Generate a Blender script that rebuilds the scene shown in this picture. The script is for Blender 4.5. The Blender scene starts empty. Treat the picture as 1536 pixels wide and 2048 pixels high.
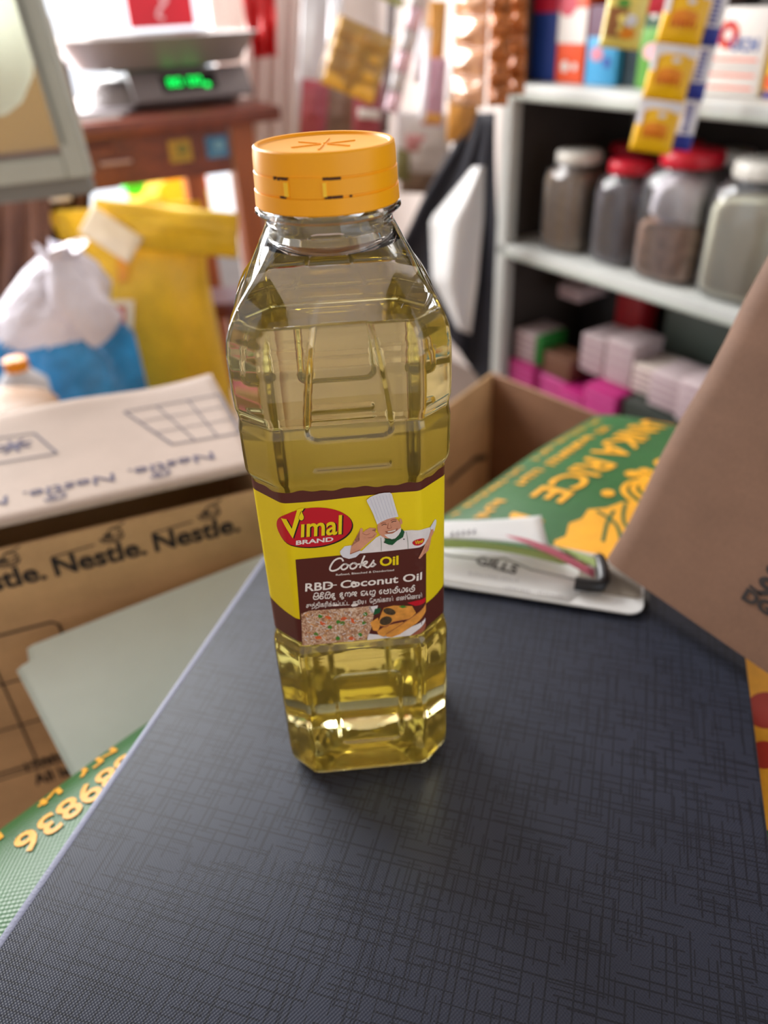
import bpy, bmesh, math, random
import numpy as np
from mathutils import Vector, Matrix

random.seed(7)
scene = bpy.context.scene
COL = scene.collection

# ------------------------------------------------------------------ camera
F_PX = 1540.0                                   # focal length for the 1536x2048 frame
PITCH, ROLL = 0.5909, -0.0459
CAM = np.array([0.0143, -0.2790, 0.3145])
_f = np.array([0, math.cos(PITCH), -math.sin(PITCH)])
_r0 = np.array([1.0, 0, 0]); _u0 = np.cross(_r0, _f)
_r = math.cos(ROLL) * _r0 + math.sin(ROLL) * _u0
_u = -math.sin(ROLL) * _r0 + math.cos(ROLL) * _u0
cd = bpy.data.cameras.new('camera'); cam = bpy.data.objects.new('camera', cd); COL.objects.link(cam)
cam.matrix_world = Matrix(((_r[0], _u[0], -_f[0], CAM[0]), (_r[1], _u[1], -_f[1], CAM[1]),
                           (_r[2], _u[2], -_f[2], CAM[2]), (0, 0, 0, 1)))
cd.sensor_fit = 'VERTICAL'; cd.sensor_height = 36.0; cd.sensor_width = 27.0
cd.lens = F_PX / 2048 * 36.0
cd.clip_start = 0.01; cd.clip_end = 60
cd.dof.use_dof = True; cd.dof.focus_distance = 0.287; cd.dof.aperture_fstop = 5.6
scene.camera = cam

# ------------------------------------------------------------------ world, light, exposure
scene.view_settings.view_transform = 'Standard'
scene.view_settings.look = 'None'
scene.view_settings.gamma = 1.0
scene.view_settings.exposure = 0.30
scene.view_settings.use_curve_mapping = False
w = bpy.data.worlds.new('overcast_sky'); scene.world = w; w.use_nodes = True
w.node_tree.nodes['Background'].inputs[0].default_value = (0.90, 0.95, 1.03, 1)
w.node_tree.nodes['Background'].inputs[1].default_value = 1.4
cy = scene.cycles
cy.max_bounces = 14; cy.transmission_bounces = 12; cy.transparent_max_bounces = 24
cy.glossy_bounces = 5; cy.diffuse_bounces = 4; cy.volume_bounces = 1
cy.caustics_refractive = True; cy.caustics_reflective = False
cy.sample_clamp_indirect = 8.0; cy.blur_glossy = 0.4
cy.use_denoising = True

def area_light(name, loc, target, sx, sy, power, col):
    ld = bpy.data.lights.new(name, 'AREA'); ld.shape = 'RECTANGLE'; ld.size = sx; ld.size_y = sy
    ld.energy = power; ld.color = col
    o = bpy.data.objects.new(name, ld); COL.objects.link(o)
    o.location = loc
    o.rotation_euler = (Vector(target) - Vector(loc)).to_track_quat('-Z', 'Y').to_euler()
    return o
# daylight entering by the street doorway behind the wooden table
area_light('doorway_daylight', (-1.15, 1.75, 0.75), (0.0, 0.0, 0.0), 1.3, 1.5, 115, (1.0, 0.98, 0.96))

# ------------------------------------------------------------------ helpers
def ray(px, py):
    return _f + (px - 768) / F_PX * _r + (1024 - py) / F_PX * _u
def on_z(px, py, z):
    d = ray(px, py); return CAM + d * ((z - CAM[2]) / d[2])
def on_plane(px, py, q, n):
    d = ray(px, py); q = np.asarray(q, float); n = np.asarray(n, float)
    return CAM + d * (((q - CAM) @ n) / (d @ n))
def at(px, py, Y):
    return on_plane(px, py, (0, Y, 0), (0, 1, 0))
def V(p): return Vector((float(p[0]), float(p[1]), float(p[2])))

def tag(o, label=None, cat=None, group=None, kind=None):
    if label: o['label'] = label
    if cat: o['category'] = cat
    if group: o['group'] = group
    if kind: o['kind'] = kind
    return o
def empty(name, loc=(0, 0, 0), label=None, cat=None, group=None, rot=None):
    o = bpy.data.objects.new(name, None); COL.objects.link(o)
    o.location = [float(c) for c in loc]; o.empty_display_size = 0.02
    if rot is not None: o.rotation_euler = rot
    return tag(o, label, cat, group)
def link(name, me, mats, parent=None, smooth=False):
    o = bpy.data.objects.new(name, me); COL.objects.link(o)
    for m in (mats if isinstance(mats, (list, tuple)) else [mats]):
        me.materials.append(m)
    if smooth:
        me.polygons.foreach_set('use_smooth', [True] * len(me.polygons))
    if parent is not None: o.parent = parent
    return o
def mesh_obj(name, verts, faces, mats, parent=None, smooth=False, rel=True):
    """verts in world space; when a parent is given they are made relative to it"""
    me = bpy.data.meshes.new(name)
    vs = [V(v) for v in verts]
    if parent is not None and rel:
        M = parent_world(parent).inverted(); vs = [M @ v for v in vs]
    me.from_pydata(vs, [], faces); me.update()
    return link(name, me, mats, parent, smooth)
def local_matrix(o):
    return Matrix.LocRotScale(o.location, o.rotation_euler, o.scale)
def parent_world(o):
    M = local_matrix(o)
    while o.parent is not None:
        o = o.parent; M = local_matrix(o) @ M
    return M
def bm_obj(name, bm, mats, parent=None, smooth=False):
    me = bpy.data.meshes.new(name); bm.to_mesh(me); bm.free()
    return link(name, me, mats, parent, smooth)
def box(name, c, size, mats, parent=None, axes=None, bevel=0.0, seg=2, smooth=False):
    """box centred on c (world) with half axes along `axes` (three unit vectors)"""
    bm = bmesh.new(); bmesh.ops.create_cube(bm, size=1.0)
    for v in bm.verts: v.co = Vector((v.co.x * size[0], v.co.y * size[1], v.co.z * size[2]))
    if bevel > 0:
        bmesh.ops.bevel(bm, geom=list(bm.edges), offset=bevel, segments=seg, profile=0.5, affect='EDGES')
    if axes is None: axes = ((1, 0, 0), (0, 1, 0), (0, 0, 1))
    A = [V(a) for a in axes]
    M = Matrix(((A[0].x, A[1].x, A[2].x, c[0]), (A[0].y, A[1].y, A[2].y, c[1]), (A[0].z, A[1].z, A[2].z, c[2]), (0, 0, 0, 1)))
    if parent is not None: M = parent_world(parent).inverted() @ M
    bmesh.ops.transform(bm, matrix=M, verts=bm.verts)
    bmesh.ops.recalc_face_normals(bm, faces=bm.faces)
    o = bm_obj(name, bm, mats, parent)
    if bevel > 0: shade_auto(o)
    return o
def shade_auto(o, ang=40):
    me = o.data
    me.polygons.foreach_set('use_smooth', [True] * len(me.polygons))
    try: me.set_sharp_from_angle(angle=math.radians(ang))
    except Exception: pass
def loft(name, stations, mats, parent=None, N=40, origin=(0, 0, 0), axes=None, smooth=True, cap=True, jitter=None):
    """stack of superellipse rings: station = (z, hx, hy, power, dx, dy)"""
    if axes is None: axes = ((1, 0, 0), (0, 1, 0), (0, 0, 1))
    A = np.array(axes, float); O = np.asarray(origin, float)
    vs = []; fs = []
    for i, st in enumerate(stations):
        z, hx, hy, p = st[:4]; dx, dy = (st[4], st[5]) if len(st) > 5 else (0, 0)
        for k in range(N):
            a = 2 * math.pi * k / N; c, s = math.cos(a), math.sin(a)
            x = hx * math.copysign(abs(c) ** (2 / p), c) + dx
            y = hy * math.copysign(abs(s) ** (2 / p), s) + dy
            if jitter:
                jx, jy, jz = jitter(x, y, z, a); x += jx; y += jy; zz = z + jz
            else: zz = z
            vs.append(O + x * A[0] + y * A[1] + zz * A[2])
    n = len(stations)
    for i in range(n - 1):
        for k in range(N):
            k2 = (k + 1) % N
            fs.append((i * N + k, i * N + k2, (i + 1) * N + k2, (i + 1) * N + k))
    if cap:
        fs.append(tuple(range(N - 1, -1, -1))); fs.append(tuple((n - 1) * N + k for k in range(N)))
    o = mesh_obj(name, vs, fs, mats, parent)
    if smooth: shade_auto(o, 50)
    return o
def tube(name, pts, r, mats, parent=None, n=10):
    vs = []; fs = []
    P = [V(p) for p in pts]
    for i, p in enumerate(P):
        t = (P[min(i + 1, len(P) - 1)] - P[max(i - 1, 0)]).normalized()
        a = t.orthogonal().normalized() if i == 0 else (a - t * a.dot(t)).normalized()
        b = t.cross(a)
        for k in range(n):
            an = 2 * math.pi * k / n
            vs.append(p + (a * math.cos(an) + b * math.sin(an)) * r)
    for i in range(len(P) - 1):
        for k in range(n):
            k2 = (k + 1) % n
            fs.append((i * n + k, i * n + k2, (i + 1) * n + k2, (i + 1) * n + k))
    fs.append(tuple(range(n - 1, -1, -1))); fs.append(tuple((len(P) - 1) * n + k for k in range(n)))
    o = mesh_obj(name, vs, fs, mats, parent); shade_auto(o, 60); return o
def grid_obj(name, nu, nv, fn, mats, parent=None, thick=0.0, smooth=True):
    vs = [fn(i / (nu - 1), j / (nv - 1)) for j in range(nv) for i in range(nu)]
    fs = [(j * nu + i, j * nu + i + 1, (j + 1) * nu + i + 1, (j + 1) * nu + i) for j in range(nv - 1) for i in range(nu - 1)]
    o = mesh_obj(name, vs, fs, mats, parent, smooth)
    if thick:
        m = o.modifiers.new('thickness', 'SOLIDIFY'); m.thickness = thick; m.offset = 0
    return o
def pillow(name, c, ax, up, nrm, w, h, t, mats, parent=None, nu=16, nv=16, crumple=0.0, seed=0, seam=0.06):
    """closed sachet: bulging front and back sheets that meet in flat seams"""
    c = np.asarray(c, float); ax = np.asarray(ax, float); up = np.asarray(up, float); nrm = np.asarray(nrm, float)
    rr = random.Random(seed); ph = [rr.uniform(0, 6.28) for _ in range(4)]
    def f(u, v, s):
        eu = max(0, 1 - abs(2 * u - 1)) ; ev = max(0, 1 - abs(2 * v - 1) - seam) / (1 - seam)
        b = (min(1, eu * 1.0) ** 0.5) * (max(ev, 0) ** 0.45)
        cr = crumple * (math.sin(11 * u + 5 * v + ph[0]) + math.sin(7 * v - 9 * u + ph[1]) + 0.7 * math.sin(23 * v + ph[2])) * b
        return c + ax * (u - .5) * w + up * (v - .5) * h + nrm * (s * (b * t / 2 + 0.0004) + cr)
    vs = []; fs = []
    for s in (1, -1):
        o0 = len(vs)
        vs += [f(i / (nu - 1), j / (nv - 1), s) for j in range(nv) for i in range(nu)]
        for j in range(nv - 1):
            for i in range(nu - 1):
                q = (o0 + j * nu + i, o0 + j * nu + i + 1, o0 + (j + 1) * nu + i + 1, o0 + (j + 1) * nu + i)
                fs.append(q if s > 0 else q[::-1])
    n1 = nu * nv
    ring = [i for i in range(nu)] + [j * nu + nu - 1 for j in range(1, nv)] + [(nv - 1) * nu + i for i in range(nu - 2, -1, -1)] + [j * nu for j in range(nv - 2, 0, -1)]
    for a, b in zip(ring, ring[1:] + ring[:1]): fs.append((a, a + n1, b + n1, b))
    return mesh_obj(name, vs, fs, mats, parent, True)

# ------------------------------------------------------------------ materials
def srgb(*c):
    return tuple(((v / 255) / 12.92 if v / 255 <= 0.04045 else (((v / 255) + 0.055) / 1.055) ** 2.4) for v in c)
class NT:
    def __init__(self, m):
        self.t = m.node_tree; self.n = self.t.nodes; self.l = self.t.links
    def new(self, typ, **kw):
        nd = self.n.new(typ)
        for k, v in kw.items(): setattr(nd, k, v)
        return nd
    def put(self, sock, v):
        if isinstance(v, bpy.types.NodeSocket): self.l.new(v, sock)
        elif v is not None: sock.default_value = v
    def math(self, op, a, b=None, c=None):
        nd = self.new('ShaderNodeMath', operation=op)
        self.put(nd.inputs[0], a); self.put(nd.inputs[1], b)
        if c is not None: self.put(nd.inputs[2], c)
        return nd.outputs[0]
    def mix(self, fac, a, b, mode='MIX'):
        nd = self.new('ShaderNodeMix', data_type='RGBA', blend_type=mode)
        self.put(nd.inputs['Factor'], fac)
        self.put(nd.inputs['A'], a if not isinstance(a, tuple) or len(a) == 4 else a + (1,))
        self.put(nd.inputs['B'], b if not isinstance(b, tuple) or len(b) == 4 else b + (1,))
        return nd.outputs['Result']
    def noise(self, scale, detail=3, rough=0.55, vec=None, dist=0.0):
        nd = self.new('ShaderNodeTexNoise'); nd.inputs['Scale'].default_value = scale
        nd.inputs['Detail'].default_value = detail; nd.inputs['Roughness'].default_value = rough
        nd.inputs['Distortion'].default_value = dist
        if vec is not None: self.l.new(vec, nd.inputs['Vector'])
        return nd.outputs[0]
    def ramp(self, fac, stops):
        nd = self.new('ShaderNodeValToRGB'); self.put(nd.inputs[0], fac)
        e = nd.color_ramp.elements
        while len(e) < len(stops): e.new(0.5)
        for i, (p, c) in enumerate(stops):
            e[i].position = p; e[i].color = c if len(c) == 4 else tuple(c) + (1,)
        return nd.outputs[0]
    def coords(self, scale=None):
        tc = self.new('ShaderNodeTexCoord'); v = tc.outputs['Object']
        if scale:
            mp = self.new('ShaderNodeMapping'); mp.inputs['Scale'].default_value = scale
            self.l.new(v, mp.inputs[0]); v = mp.outputs[0]
        return v
    def bump(self, h, strength, dist):
        nd = self.new('ShaderNodeBump'); nd.inputs['Strength'].default_value = strength
        nd.inputs['Distance'].default_value = dist; self.l.new(h, nd.inputs['Height']); return nd.outputs[0]
def mat(name, col, rough=0.5, metal=0.0, var=0.0, vscale=40, bump=0.0, bscale=200, spec=0.5, coat=0.0, emit=None, estr=0, sheen=0, bdist=0.001, stretch=None):
    m = bpy.data.materials.new(name); m.use_nodes = True
    nt = NT(m); b = nt.n['Principled BSDF']
    b.inputs['Roughness'].default_value = rough; b.inputs['Metallic'].default_value = metal
    b.inputs['Specular IOR Level'].default_value = spec
    b.inputs['Coat Weight'].default_value = coat; b.inputs['Coat Roughness'].default_value = 0.08
    c = tuple(col[:3]) + (1,)
    vec = nt.coords(stretch) if (var or bump) else None
    if var:
        n = nt.noise(vscale, 4, 0.6, vec)
        hi = tuple(min(1, x * (1 + var)) for x in col[:3]); lo = tuple(x * (1 - var) for x in col[:3])
        nt.l.new(nt.ramp(n, [(0.3, lo), (0.7, hi)]), b.inputs['Base Color'])
    else: b.inputs['Base Color'].default_value = c
    if bump:
        nt.l.new(nt.bump(nt.noise(bscale, 3, 0.6, vec), bump, bdist), b.inputs['Normal'])
    if emit:
        b.inputs['Emission Color'].default_value = tuple(emit) + (1,); b.inputs['Emission Strength'].default_value = estr
    return m
def wood(name, c1, c2, rough=0.45, scale=(3, 40, 40)):
    m = bpy.data.materials.new(name); m.use_nodes = True; nt = NT(m); b = nt.n['Principled BSDF']
    n = nt.noise(1.5, 5, 0.6, nt.coords(scale), 0.8)
    nt.l.new(nt.ramp(n, [(0.3, c1), (0.7, c2)]), b.inputs['Base Color'])
    b.inputs['Roughness'].default_value = rough
    nt.l.new(nt.bump(n, 0.15, 0.001), b.inputs['Normal']); return m
def cardboard(name, col, var=0.10):
    m = bpy.data.materials.new(name); m.use_nodes = True; nt = NT(m); b = nt.n['Principled BSDF']
    v = nt.coords(); n1 = nt.noise(14, 4, 0.6, v); n2 = nt.noise(420, 2, 0.6, v)
    n3 = nt.noise(9, 3, 0.5, nt.coords((1, 1, 9)))
    f = nt.math('ADD', nt.math('MULTIPLY', n1, 0.6), nt.math('ADD', nt.math('MULTIPLY', n2, 0.2), nt.math('MULTIPLY', n3, 0.2)))
    lo = tuple(x * (1 - 1.6 * var) for x in col); hi = tuple(min(1, x * (1 + 1.6 * var)) for x in col)
    nt.l.new(nt.ramp(f, [(0.36, lo), (0.64, hi)]), b.inputs['Base Color'])
    b.inputs['Roughness'].default_value = 0.72; b.inputs['Specular IOR Level'].default_value = 0.3
    nt.l.new(nt.bump(n2, 0.12, 0.0006), b.inputs['Normal']); return m
def clear_skin(name, tint=(1, 1, 1), ior=1.5, rough=0.03, haze=0.0, hazecol=(0.8, 0.8, 0.8)):
    """thin clear plastic: see-through with a Fresnel reflection"""
    m = bpy.data.materials.new(name); m.use_nodes = True; nt = NT(m)
    out = nt.n['Material Output']; nt.n.remove(nt.n['Principled BSDF'])
    tr = nt.new('ShaderNodeBsdfTransparent'); tr.inputs[0].default_value = tuple(tint) + (1,)
    gl = nt.new('ShaderNodeBsdfGlossy'); gl.inputs['Roughness'].default_value = rough
    fr = nt.new('ShaderNodeFresnel'); fr.inputs['IOR'].default_value = ior
    mx = nt.new('ShaderNodeMixShader'); nt.l.new(fr.outputs[0], mx.inputs[0]); nt.l.new(tr.outputs[0], mx.inputs[1]); nt.l.new(gl.outputs[0], mx.inputs[2])
    last = mx.outputs[0]
    if haze:
        df = nt.new('ShaderNodeBsdfDiffuse'); df.inputs[0].default_value = tuple(hazecol) + (1,)
        m2 = nt.new('ShaderNodeMixShader'); m2.inputs[0].default_value = haze
        nt.l.new(last, m2.inputs[1]); nt.l.new(df.outputs[0], m2.inputs[2]); last = m2.outputs[0]
    nt.l.new(last, out.inputs['Surface']); return m
def glass(name, col, ior, rough=0.0, absorb=None, dens=0):
    m = bpy.data.materials.new(name); m.use_nodes = True; nt = NT(m); b = nt.n['Principled BSDF']
    b.inputs['Base Color'].default_value = tuple(col) + (1,); b.inputs['Transmission Weight'].default_value = 1
    b.inputs['IOR'].default_value = ior; b.inputs['Roughness'].default_value = rough
    if absorb:
        va = nt.new('ShaderNodeVolumeAbsorption'); va.inputs[0].default_value = tuple(absorb) + (1,); va.inputs[1].default_value = dens
        vs_ = nt.new('ShaderNodeVolumeScatter'); vs_.inputs[0].default_value = (1, 0.84, 0.32, 1); vs_.inputs[1].default_value = 2.5; vs_.inputs['Anisotropy'].default_value = 0.3
        ad = nt.new('ShaderNodeAddShader'); nt.l.new(va.outputs[0], ad.inputs[0]); nt.l.new(vs_.outputs[0], ad.inputs[1])
        nt.l.new(ad.outputs[0], nt.n['Material Output'].inputs['Volume'])
    return m
def folder_cloth():
    m = bpy.data.materials.new('navy_embossed_cover'); m.use_nodes = True; nt = NT(m); b = nt.n['Principled BSDF']
    tc = nt.new('ShaderNodeTexCoord'); sp = nt.new('ShaderNodeSeparateXYZ'); nt.l.new(tc.outputs['Object'], sp.inputs[0])
    X, Y = sp.outputs[0], sp.outputs[1]
    def lines(a, c, fa, fc, width, thr, seed):
        y = nt.math('MULTIPLY', a, fa); row = nt.math('FLOOR', y); fr = nt.math('FRACT', y)
        w1 = nt.new('ShaderNodeTexWhiteNoise', noise_dimensions='1D'); nt.l.new(nt.math('ADD', row, seed), w1.inputs['W'])
        x = nt.math('ADD', nt.math('MULTIPLY', c, fc), nt.math('MULTIPLY', w1.outputs[0], 37.0))
        cb = nt.new('ShaderNodeCombineXYZ'); nt.l.new(row, cb.inputs[0]); nt.l.new(nt.math('FLOOR', x), cb.inputs[1]); cb.inputs[2].default_value = seed
        w2 = nt.new('ShaderNodeTexWhiteNoise', noise_dimensions='3D'); nt.l.new(cb.outputs[0], w2.inputs['Vector'])
        on = nt.math('GREATER_THAN', w2.outputs[0], thr)
        d = nt.math('ABSOLUTE', nt.math('SUBTRACT', fr, nt.math('ADD', 0.3, nt.math('MULTIPLY', w1.outputs[0], 0.4))))
        return nt.math('MULTIPLY', nt.math('LESS_THAN', d, width), on)
    L = None
    for args in ((X, Y, 210, 75, 0.08, 0.36, 1.0), (X, Y, 420, 95, 0.11, 0.74, 5.0), (Y, X, 210, 75, 0.08, 0.36, 9.0), (Y, X, 430, 90, 0.11, 0.74, 13.0)):
        l = lines(*args); L = l if L is None else nt.math('MAXIMUM', L, l)
    tw = nt.math('SINE', nt.math('MULTIPLY', nt.math('ADD', nt.math('MULTIPLY', X, 0.8), Y), 2 * math.pi / 0.0013))
    tw2 = nt.math('SINE', nt.math('MULTIPLY', nt.math('SUBTRACT', X, nt.math('MULTIPLY', Y, 0.6)), 2 * math.pi / 0.0013))
    weave = nt.math('MULTIPLY', nt.math('ADD', tw, nt.math('MULTIPLY', tw2, 0.6)), 0.5)
    n = nt.noise(6, 4, 0.6, tc.outputs['Object'])
    base = nt.ramp(n, [(0.3, srgb(32, 36, 48)), (0.7, srgb(44, 48, 61))])
    base = nt.mix(nt.math('MULTIPLY', nt.math('ADD', weave, 1.0), 0.22), base, srgb(65, 70, 87))
    nt.l.new(nt.mix(nt.math('MULTIPLY', L, 0.62), base, srgb(11, 12, 18)), b.inputs['Base Color'])
    hgt = nt.math('SUBTRACT', nt.math('MULTIPLY', weave, 0.28), L)
    nt.l.new(nt.bump(hgt, 0.6, 0.0005), b.inputs['Normal'])
    b.inputs['Roughness'].default_value = 0.42; b.inputs['Specular IOR Level'].default_value = 0.32
    return m
def woven(name, col, rough=0.36):
    m = bpy.data.materials.new(name); m.use_nodes = True; nt = NT(m); b = nt.n['Principled BSDF']
    tc = nt.new('ShaderNodeTexCoord'); sp = nt.new('ShaderNodeSeparateXYZ'); nt.l.new(tc.outputs['Object'], sp.inputs[0])
    k = 2 * math.pi / 0.0032
    h = nt.math('MULTIPLY', nt.math('SINE', nt.math('MULTIPLY', sp.outputs[0], k)), nt.math('SINE', nt.math('MULTIPLY', sp.outputs[1], k)))
    n = nt.noise(12, 4, 0.6, tc.outputs['Object'])
    lo = tuple(x * 0.75 for x in col); hi = tuple(x * 1.2 for x in col)
    base = nt.ramp(n, [(0.3, lo), (0.7, hi)])
    nt.l.new(nt.mix(nt.math('MULTIPLY', nt.math('ADD', h, 1.0), 0.10), base, tuple(min(1, x * 1.8 + 0.01) for x in col)), b.inputs['Base Color'])
    nt.l.new(nt.bump(nt.math('ADD', h, nt.math('MULTIPLY', n, 2.0)), 0.4, 0.0003), b.inputs['Normal'])
    b.inputs['Roughness'].default_value = rough; return m

M = {}
M['folder'] = folder_cloth()
M['folder_edge'] = mat('lavender_grey_edge', srgb(138, 142, 166), 0.5, bump=0.3, bscale=900)
M['black'] = mat('black_plastic', srgb(22, 22, 24), 0.35)
M['ink'] = mat('black_ink', srgb(38, 30, 28), 0.7)
M['ink_soft'] = mat('faded_ink', srgb(92, 84, 96), 0.7)
M['ink_blue'] = mat('violet_ink', srgb(70, 60, 92), 0.7)
M['white_paper'] = mat('white_paper', srgb(226, 226, 224), 0.6, var=0.03, vscale=30)
def thin_paper(name, col, tl=.45):
    m = mat(name, col, .6, var=.03, vscale=30); nt = NT(m); b = nt.n['Principled BSDF']
    t = nt.new('ShaderNodeBsdfTranslucent'); t.inputs[0].default_value = tuple(col) + (1,); mx = nt.new('ShaderNodeMixShader'); mx.inputs[0].default_value = tl
    nt.l.new(b.outputs[0], mx.inputs[1]); nt.l.new(t.outputs[0], mx.inputs[2]); nt.l.new(mx.outputs[0], nt.n['Material Output'].inputs['Surface']); return m
M['thin_white'] = thin_paper('thin_white_paper', srgb(238, 238, 238))
M['green_paper'] = mat('pale_green_paper', srgb(226, 238, 230), 0.6, var=0.05, vscale=12)
M['pink_sheet'] = thin_paper('pink_paper', srgb(214, 124, 142))
M['lime_sheet'] = thin_paper('lime_paper', srgb(196, 214, 146))
M['steel'] = mat('brushed_steel', srgb(158, 150, 147), 0.45, metal=0.4, bump=0.1, bscale=300)
M['wire'] = mat('grey_wire', srgb(150, 152, 150), 0.3, metal=0.9)
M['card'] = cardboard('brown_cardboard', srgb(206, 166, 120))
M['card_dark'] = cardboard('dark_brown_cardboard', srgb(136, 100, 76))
M['card_pale'] = cardboard('pale_cardboard', srgb(192, 173, 160), 0.05)
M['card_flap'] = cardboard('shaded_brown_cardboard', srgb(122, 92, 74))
M['sack'] = woven('green_woven_plastic', srgb(40, 96, 46))
M['sack_yellow'] = mat('yellow_sack_print', srgb(238, 168, 30), 0.45, var=0.12, vscale=60, bump=0.3, bscale=500)
M['cap'] = mat('yellow_cap_plastic', srgb(248, 169, 0), 0.38, var=0.03, vscale=60, spec=.35)
M['tooth'] = mat('bright_cap_plastic', srgb(255, 205, 40), 0.42)
M['grime'] = mat('brown_grime', srgb(70, 34, 10), 0.8)
M['skin'] = clear_skin('clear_pet', (0.985, 0.985, 0.97), 1.5, 0.02)
M['collar'] = glass('clear_pet_solid', (1, 1, 1), 1.5)
M['oil'] = glass('coconut_oil', (1, 1, 1), 1.47, 0.0, (0.99, 0.85, 0.06), 11.0)
M['label_yellow'] = mat('label_yellow', srgb(240, 214, 6), 0.42, var=0.03, vscale=60)
def paper_back(m):
    nt = NT(m); b = nt.n['Principled BSDF']; g = nt.new('ShaderNodeNewGeometry'); src = b.inputs['Base Color'].links[0].from_socket
    nt.l.new(nt.mix(g.outputs['Backfacing'], src, srgb(232, 222, 200)), b.inputs['Base Color'])
paper_back(M['label_yellow'])
def translucent(m, col, tl):
    nt = NT(m); b = nt.n['Principled BSDF']; t = nt.new('ShaderNodeBsdfTranslucent'); t.inputs[0].default_value = tuple(col) + (1,)
    mx = nt.new('ShaderNodeMixShader'); mx.inputs[0].default_value = tl
    nt.l.new(b.outputs[0], mx.inputs[1]); nt.l.new(t.outputs[0], mx.inputs[2]); nt.l.new(mx.outputs[0], nt.n['Material Output'].inputs['Surface'])
translucent(M['label_yellow'], srgb(250, 214, 90), .09)
M['label_yellow_ink'] = mat('label_yellow_ink', srgb(240, 214, 6), 0.42)
M['label_brown'] = mat('label_brown', srgb(84, 32, 20), 0.42)
M['label_red'] = mat('label_red', srgb(196, 16, 34), 0.42)
M['label_black'] = mat('label_black', srgb(30, 12, 8), 0.45)
M['label_white'] = mat('label_white', srgb(238, 230, 220), 0.45)
M['label_cream'] = mat('label_cream', srgb(232, 226, 222), 0.45, var=0.05, vscale=300)
M['print_skin'] = mat('printed_skin', srgb(214, 150, 118), 0.45, var=0.08, vscale=250)
M['print_shade'] = mat('printed_skin_shade', srgb(160, 92, 66), 0.45)
M['print_green'] = mat('printed_green', srgb(24, 84, 44), 0.45)
M['print_pea'] = mat('printed_pea', srgb(70, 128, 40), 0.45)
M['print_carrot'] = mat('printed_carrot', srgb(214, 96, 46), 0.45)
M['print_roll'] = mat('printed_roll', srgb(222, 150, 62), 0.45, var=0.22, vscale=260)
M['print_filling'] = mat('printed_filling', srgb(74, 58, 34), 0.45, var=0.6, vscale=900)
M['print_hat'] = mat('printed_hat', srgb(222, 222, 226), 0.45, var=0.03, vscale=200)
M['print_hat_shade'] = mat('printed_hat_shade', srgb(190, 190, 206), 0.45)
def rice_mat():
    m = bpy.data.materials.new('printed_rice'); m.use_nodes = True; nt = NT(m); b = nt.n['Principled BSDF']
    v = nt.coords((1, 1, 1)); n = nt.noise(620, 4, 0.7, v, 1.5)
    nt.l.new(nt.ramp(n, [(0.30, srgb(110, 66, 40)), (0.48, srgb(186, 140, 104)), (0.62, srgb(226, 200, 172)), (0.8, srgb(240, 226, 206))]), b.inputs['Base Color'])
    b.inputs['Roughness'].default_value = 0.45; return m
M['print_rice'] = rice_mat()
M['wall'] = mat('painted_plaster', srgb(216, 206, 200), 0.8, var=0.06, vscale=3, bump=0.1, bscale=60)
M['floor'] = mat('cement_floor', srgb(120, 104, 94), 0.7, var=0.2, vscale=5)
M['ceiling'] = mat('ceiling_board', srgb(150, 140, 130), 0.8)
M['shelf_steel'] = mat('grey_enamel_steel', srgb(186, 188, 184), 0.4, var=0.05, vscale=20)
M['shelf_dark'] = mat('dark_shelf_back', srgb(66, 58, 54), 0.8, var=0.2, vscale=8)
M['table_wood'] = wood('red_brown_wood', srgb(88, 40, 28), srgb(128, 62, 40))
M['leg_wood'] = wood('orange_brown_wood', srgb(138, 72, 36), srgb(176, 98, 52), scale=(40, 40, 3))
M['alu'] = mat('pale_grey_frame', srgb(170, 176, 166), 0.45, var=0.05, vscale=20)
M['maroon'] = mat('maroon_plastic', srgb(84, 26, 34), 0.35)
M['rice_yellow'] = woven('yellow_woven_plastic', srgb(226, 178, 30), 0.4)
M['sack_cream'] = mat('cream_print', srgb(238, 222, 190), 0.5, var=0.05)
M['red'] = mat('red_print', srgb(204, 22, 44), 0.5, var=0.08, vscale=20)
M['blue_bag'] = mat('blue_plastic', srgb(40, 140, 205), 0.25, var=0.35, vscale=18, bump=0.6, bscale=30, bdist=0.01)
M['white_bag'] = mat('white_plastic_film', srgb(226, 222, 232), 0.2, var=0.08, vscale=12, bump=0.8, bscale=26, bdist=0.012)
M['white_cloth'] = mat('white_cloth', srgb(222, 222, 222), 0.8, var=0.06, vscale=8)
M['dark_cloth'] = mat('dark_navy_cloth', srgb(34, 34, 44), 0.7, var=0.2, vscale=10)
M['gunny'] = mat('brown_gunny', srgb(122, 88, 74), 0.9, var=0.25, vscale=16, bump=0.5, bscale=90, bdist=0.003)
M['film'] = clear_skin('clear_film', (0.985, 0.985, 0.985), 1.45, 0.06, 0.05, (0.9, 0.9, 0.9))
M['jar_skin'] = clear_skin('clear_jar', (0.95, 0.95, 0.95), 1.6, 0.05, 0.06, (0.8, 0.8, 0.82))
M['pane'] = clear_skin('window_pane', (0.95, 0.97, 0.96), 1.5, 0.02, 0.05, (0.9, 0.9, 0.85))
M['led'] = mat('green_led', srgb(10, 120, 30), 0.4, emit=(0.0, 1.0, 0.12), estr=1.6)
def flat(name, *c, rough=0.45, **k):
    if name not in M: M[name] = mat(name, srgb(*c), rough, **k)
    return M[name]

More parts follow.
